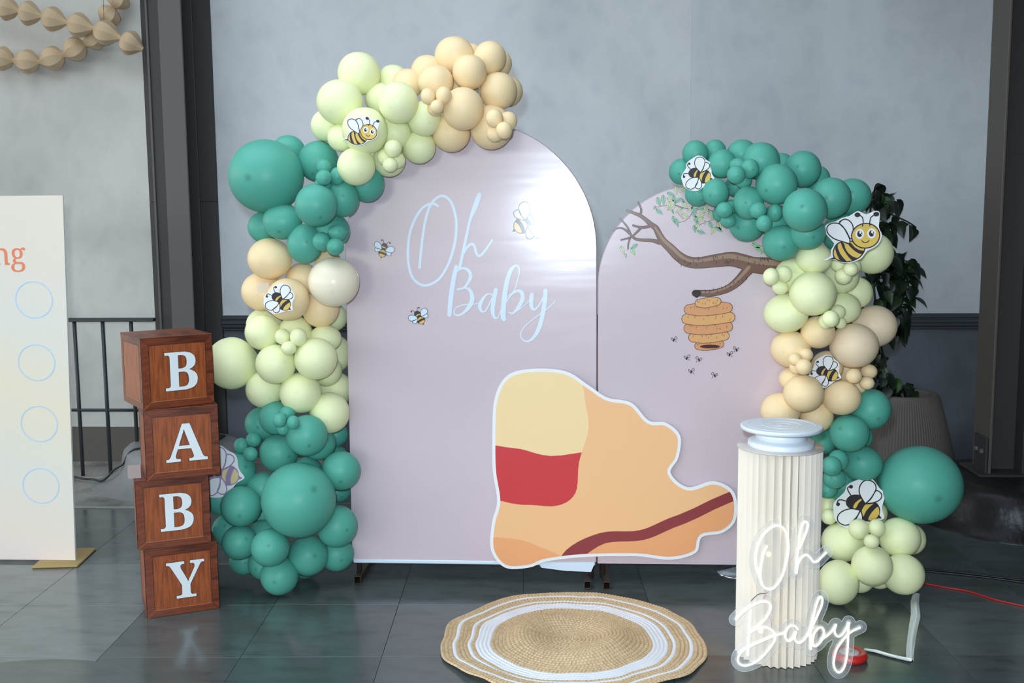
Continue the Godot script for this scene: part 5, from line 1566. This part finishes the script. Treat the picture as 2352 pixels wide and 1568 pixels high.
# ---------------------------------------------------------------- small things on the floor
func floor_clutter():
	# masking tape, an L on the floor, half lifted
	var o := thing("masking_tape", "L of crumpled white masking tape on the floor beside the pale yellow balloons", "tape", on_floor(2098, 1440))
	var tm := mat("masking tape", Color(0.92, 0.94, 0.91), 0.7)
	for l in [[[2105, 1363, 15], [2101, 1385, 19], [2103, 1415, 21], [2098, 1440, 19], [2093, 1470, 17], [2090, 1500, 16], [2090, 1518, 15]], [[1984, 1492, 8], [2010, 1498, 8], [2040, 1506, 9], [2070, 1513, 10], [2094, 1519, 10]]]:
		var st := st_new()
		st.set_smooth_group(-1)
		var rows := []
		for i in l.size():
			var a: Vector3 = on_floor(l[i][0], l[i][1]) - o.position
			var b: Vector3 = on_floor(l[mini(i + 1, l.size() - 1)][0], l[mini(i + 1, l.size() - 1)][1]) - o.position
			if i == l.size() - 1: b = a + (a - (on_floor(l[i - 1][0], l[i - 1][1]) - o.position))
			var d: Vector3 = (b - a).normalized()
			var s: Vector3 = Vector3(-d.z, 0, d.x) * l[i][2] * px_size(-4.0) * (0.5 if l[0][2] > 10 else 1.1)
			var up := 0.004 + 0.006 * absf(sin(i * 1.9))
			rows.append([a - s + Vector3.UP * 0.0015, a - s * 0.35 + Vector3.UP * up, a + s * (0.1 + 0.25 * sin(i * 2.3)) + Vector3.UP * 0.003, a + s + Vector3.UP * (0.002 + up * 0.5)])
		for i in rows.size() - 1:
			for k in 3:
				quad(st, rows[i][k], rows[i][k + 1], rows[i + 1][k + 1], rows[i + 1][k], Vector3.UP)
		put("strip", done(st), tm, o)
	# red tape reel behind the sign
	var at := on_floor(1950, 1512)
	o = thing("tape_reel", "round red plastic reel lying on the floor behind the neon sign", "reel", at)
	var red := mat("red plastic", Color(0.80, 0.10, 0.10), 0.2)
	red.clearcoat_enabled = true
	put("rim", lathe_mesh([Vector2(0.036, 0.003), Vector2(0.052, 0.0), Vector2(0.062, 0.004), Vector2(0.066, 0.014), Vector2(0.063, 0.025), Vector2(0.052, 0.030), Vector2(0.040, 0.028), Vector2(0.036, 0.022), Vector2(0.036, 0.003)], 48), red, o)
	put("hub", lathe_mesh([Vector2(0, 0.029), Vector2(0.030, 0.029), Vector2(0.036, 0.026), Vector2(0.036, 0.003), Vector2(0, 0.003)], 40), mat("pale hub", Color(0.82, 0.78, 0.76), 0.4), o)
	put("hub_hole", lathe_mesh([Vector2(0.005, 0.0292), Vector2(0.009, 0.0296), Vector2(0.010, 0.0292)], 20), mat("grey plastic", Color(0.4, 0.38, 0.38), 0.4), o)
	# cables
	var black := mat("black cable", Color(0.035, 0.04, 0.05), 0.4)
	for k in 2:
		var pts := []
		for p in [[2050, 1304 + k * 5], [2120, 1309 + k * 4], [2200, 1316 + k * 5], [2280, 1326 + k * 4], [2360, 1336 + k * 5], [2460, 1352 + k * 4]]: pts.append(on_floor(p[0], p[1]) + Vector3(0, 0.005, 0))
		put_cable("black_cable", ["far black cable of the pair running right across the dark floor", "near black cable of the pair running right across the dark floor"][k], pts, 0.0042, black)
	var pts := []
	for p in [[2060, 1330], [2120, 1341], [2180, 1352], [2225, 1360], [2290, 1380], [2360, 1396], [2460, 1425]]: pts.append(on_floor(p[0], p[1]) + Vector3(0, 0.004, 0))
	put_cable("red_cable", "thin red cable running right across the dark floor", pts, 0.0034, mat("red cable", Color(0.75, 0.10, 0.10), 0.4))
	pts = []
	for p in [[150, 1090], [185, 1100], [215, 1103], [232, 1107]]: pts.append(on_floor(p[0], p[1], 0.03) + Vector3(0, 0.006, 0))
	for p in [[246, 1096], [262, 1078], [282, 1066], [293, 1045], [306, 1033], [330, 1028], [350, 1027]]: pts.append(on_z(p[0], p[1], -5.98))
	put_cable("black_cable", "black cable looping over the flared plinth behind the letter boxes", pts, 0.006, black)
	# a bright metal disc foot behind the short arch
	o = thing("metal_disc", "shiny metal disc on the floor under the short arch beside the pedestal", "metal disc", Vector3(0.775, 0, -4.62))
	var chrome := mat("chrome", Color(0.8, 0.82, 0.85), 0.12, 1.0)
	put("disc", lathe_mesh([Vector2(0, 0.022), Vector2(0.02, 0.022), Vector2(0.06, 0.012), Vector2(0.10, 0.006), Vector2(0.105, 0.0), Vector2(0, 0.0)], 48), chrome, o)
	put("stub", lathe_mesh([Vector2(0, 0.2), Vector2(0.012, 0.2), Vector2(0.012, 0.022)], 20), chrome, o)

func put_cable(called: String, label: String, pts: Array, r: float, m: Material):
	var o := put(called, tube_mesh(smooth3(pts), r, 8), m)
	tag(o, label, "cable")

# ---------------------------------------------------------------- planter with a climbing plant
func leaf_mesh(v: int) -> ArrayMesh:
	var st := st_new()
	var half := [[0.0, 0.0], [0.09, 0.20], [0.25, 0.30], [0.45, 0.31], [0.65, 0.24], [0.82, 0.13], [1.0, 0.0]]
	var bend := 0.25 + 0.15 * v
	for i in half.size() - 1:
		for s in [-1.0, 1.0]:
			var a: Array = half[i]
			var b: Array = half[i + 1]
			var mid := func(t: float) -> Vector3: return Vector3(t, -bend * t * t, 0)
			var out := func(q: Array) -> Vector3: return Vector3(q[0], -bend * q[0] * q[0] + q[1] * 0.42, q[1] * s)
			quad(st, mid.call(a[0]), mid.call(b[0]), out.call(b), out.call(a), Vector3.UP)
	return done(st)

func plant():
	var c := Vector3(1.995, 0, -6.25)
	var o := thing("potted_plant", "dark leafy climbing plant in a tall ribbed concrete planter behind the short arch garland", "potted plant", c)
	var st := st_new()
	var ribs := 104
	st.set_smooth_group(0)
	var prof := [[0.325, 0.0], [0.325, 0.02], [0.295, 0.18], [0.252, 0.37], [0.212, 0.515], [0.206, 0.535], [0.196, 0.545]]
	for j in prof.size() - 1:
		for k in ribs * 4:
			var q := []
			for e in [[k, j], [k + 1, j], [k + 1, j + 1], [k, j + 1]]:
				var a: float = TAU * e[0] / (ribs * 4)
				var r: float = prof[e[1]][0] + (0.0024 * (1.0 if int(e[0]) % 4 < 2 else -1.0) if e[1] < 5 else 0.0)
				q.append(Vector3(cos(a) * r, prof[e[1]][1], sin(a) * r))
			quad(st, q[0], q[1], q[2], q[3], q[0] * Vector3(1, 0, 1) + Vector3.UP * 0.05)
	var pot := mat("ribbed concrete", Color(0.385, 0.36, 0.335), 0.85)
	var p := put("planter", done(st), pot, o)
	put("planter_rim", lathe_mesh([Vector2(0.198, 0.544), Vector2(0.178, 0.546), Vector2(0.158, 0.538), Vector2(0.154, 0.46), Vector2(0.0, 0.46)], 64), pot, o)
	put("soil", lathe_mesh([Vector2(0, 0.495), Vector2(0.08, 0.49), Vector2(0.156, 0.48)], 32), mat("soil", Color(0.12, 0.09, 0.07), 0.95), o)
	var leaves := [leaf_mesh(0), leaf_mesh(1), leaf_mesh(2)]
	var greens := []
	for i in 4:
		var g := mat("leaf %d" % i, [Color(0.10, 0.155, 0.11), Color(0.085, 0.13, 0.10), Color(0.12, 0.20, 0.10), Color(0.16, 0.30, 0.10)][i], 0.42)
		greens.append(g)
	var stems := [
		[[2050, 900, 0], [2025, 800, 0.1], [2010, 690, 0.12], [2000, 560, 0.1], [2000, 470, 0.05], [2012, 440, 0.02], [2030, 448, -0.05], [2051, 455, -0.1]],
		[[2000, 520, 0.1], [2020, 490, 0.05], [2045, 492, 0], [2070, 502, -0.05], [2090, 512, -0.08], [2104, 522, -0.1]],
		[[2008, 660, 0.1], [2030, 620, 0.05], [2060, 598, 0], [2085, 600, -0.04], [2098, 604, -0.08]],
		[[2020, 640, 0.1], [2060, 622, 0.02], [2082, 640, 0], [2090, 670, -0.04]],
		[[2015, 690, 0.1], [2050, 670, 0], [2070, 700, -0.02], [2068, 730, -0.04], [2070, 755, -0.06]],
		[[1998, 560, 0.08], [2030, 520, 0], [2040, 560, -0.05], [2055, 590, -0.08]],
		[[2045, 900, 0], [2020, 850, 0.05], [2010, 800, 0.08]],
		[[2055, 905, 0.02], [2040, 870, 0.08], [2030, 850, 0.1]],
		[[2068, 905, 0.02], [2088, 885, 0.05], [2100, 892, 0.08]]]
	var count := 0
	for s in stems.size():
		var pts := []
		for q in stems[s]: pts.append(on_z(q[0], q[1], c.z + q[2]) - c)
		var path := smooth3(pts, 8)
		put("stem", tube_mesh(path, 0.004 if s else 0.007, 6), mat("stem green", Color(0.16, 0.17, 0.10), 0.6), o)
		var n: int = [64, 12, 34, 40, 40, 26, 18, 14, 10][s]
		var spread: float = [0.10, 0.03, 0.08, 0.08, 0.09, 0.06, 0.06, 0.05, 0.04][s]
		for k in n:
			var t := (k + 0.5) / n
			var at: Vector3 = path[mini(int(t * path.size()), path.size() - 1)]
			var sp := spread * (1.0 - 0.6 * t)
			at += Vector3(rng.randf_range(-sp, sp), rng.randf_range(-sp, sp), rng.randf_range(-sp, sp * 1.2))
			var size := rng.randf_range(0.075, 0.12) * (0.85 if s == 1 or s > 5 else 1.0)
			var b := Basis(Vector3.UP, rng.randf_range(-PI, PI)) * Basis(Vector3.BACK, rng.randf_range(-1.3, -0.2)) * Basis(Vector3.RIGHT, rng.randf_range(-0.7, 0.7))
			var gi := 3 if rng.randf() < 0.06 else rng.randi() % 3
			put("leaf", leaves[rng.randi() % 3], greens[gi], o, at, b.scaled(Vector3.ONE * size))
			count += 1

# ---------------------------------------------------------------- railing at the left
func railing():
	var z := -6.22
	var o := thing("metal_railing", "dark metal railing with round balusters in front of the left wall", "railing", Vector3(-3.2, 0.02, z))
	var m := mat("railing paint", Color(0.20, 0.215, 0.225), 0.4)
	var st := st_new()
	add_box(st, Vector3(-0.15, 0.975, 0), Vector3(1.688, 0.022, 0.045), 0.004)
	put("top_rail", done(st), m, o)
	put("middle_rail", tube_mesh(PackedVector3Array([Vector3(-0.97, 0.415, 0.0), Vector3(0.67, 0.415, 0.0)]), 0.0095, 10), m, o)
	for k in 8:
		var x := 0.368 - 0.177 * 6 + 0.177 * k
		put("baluster", tube_mesh(PackedVector3Array([Vector3(x, 0.0, 0), Vector3(x, 0.965, 0)]), 0.0115, 10), m, o)

# ---------------------------------------------------------------- hanging garland of veneer pods
func pod_garland():
	var z := -6.44
	var o := thing("pod_garland", "hanging garland of tan onion shaped veneer pods near the upper left wall", "hanging ornament", on_z(150, 60, z))
	var tan_ := mat("tan veneer", Color(0.80, 0.70, 0.57), 0.7)
	tan_.vertex_color_use_as_albedo = true
	var fat := []
	var cols := []
	for q in [[0.0, 0.0], [0.0, 0.13], [0.03, 0.26], [0.08, 0.48], [0.14, 0.68], [0.21, 0.84], [0.29, 0.95], [0.38, 1.0], [0.47, 0.99], [0.56, 0.92], [0.65, 0.80], [0.74, 0.63], [0.82, 0.45], [0.89, 0.31], [0.95, 0.21], [1.0, 0.15], [1.0, 0.0]]:
		fat.append(Vector2(q[1] * 0.5, q[0]))
		cols.append(Color(1, 1, 1))
	var links := [[-40, 5, 0, 5, 0], [-4, 14, 43, 25, 0], [43, 25, 95, 37, 0], [95, 37, 154, 52, 0], [154, 52, 215, 65, 0], [215, 65, 277, 87, 0], [277, 87, 327, 113, 0],
		[30, 139, -25, 128, 1], [90, 143, 30, 139, 1], [90, 143, 147, 126, 2], [145, 128, 196, 100, 2], [234, 76, 194, 103, 3], [263, 18, 236, 56, 3], [263, 19, 283, -24, 3]]
	for l in links:
		var a := on_z(l[0], l[1], z + (0.05 if l[4] == 0 else -0.06)) - o.position
		var b := on_z(l[2], l[3], z + (0.05 if l[4] == 0 else -0.06)) - o.position
		if l[4] == 2:
			var k := a
			a = b
			b = k
		var axis := (b - a).normalized()
		var side := axis.cross(Vector3.BACK).normalized()
		var fwd := side.cross(axis)
		var len_ := a.distance_to(b) * 1.04
		var st := st_new()
		add_lathe(st, fat.map(func(p): return Vector2(p.x * 0.152, p.y * len_)), 8, a, Basis(side, axis, fwd), false, cols)
		put("pod", done(st), tan_, o)
	var p0 := on_z(236, -30, z + 0.06) - o.position
	var p1 := on_z(239, 52, z + 0.06) - o.position
	put("hanging_wire", tube_mesh(PackedVector3Array([p0 + Vector3(0, 1.0, 0), p0, p1]), 0.0012, 5), mat("black wire", Color(0.05, 0.05, 0.05), 0.4), o)
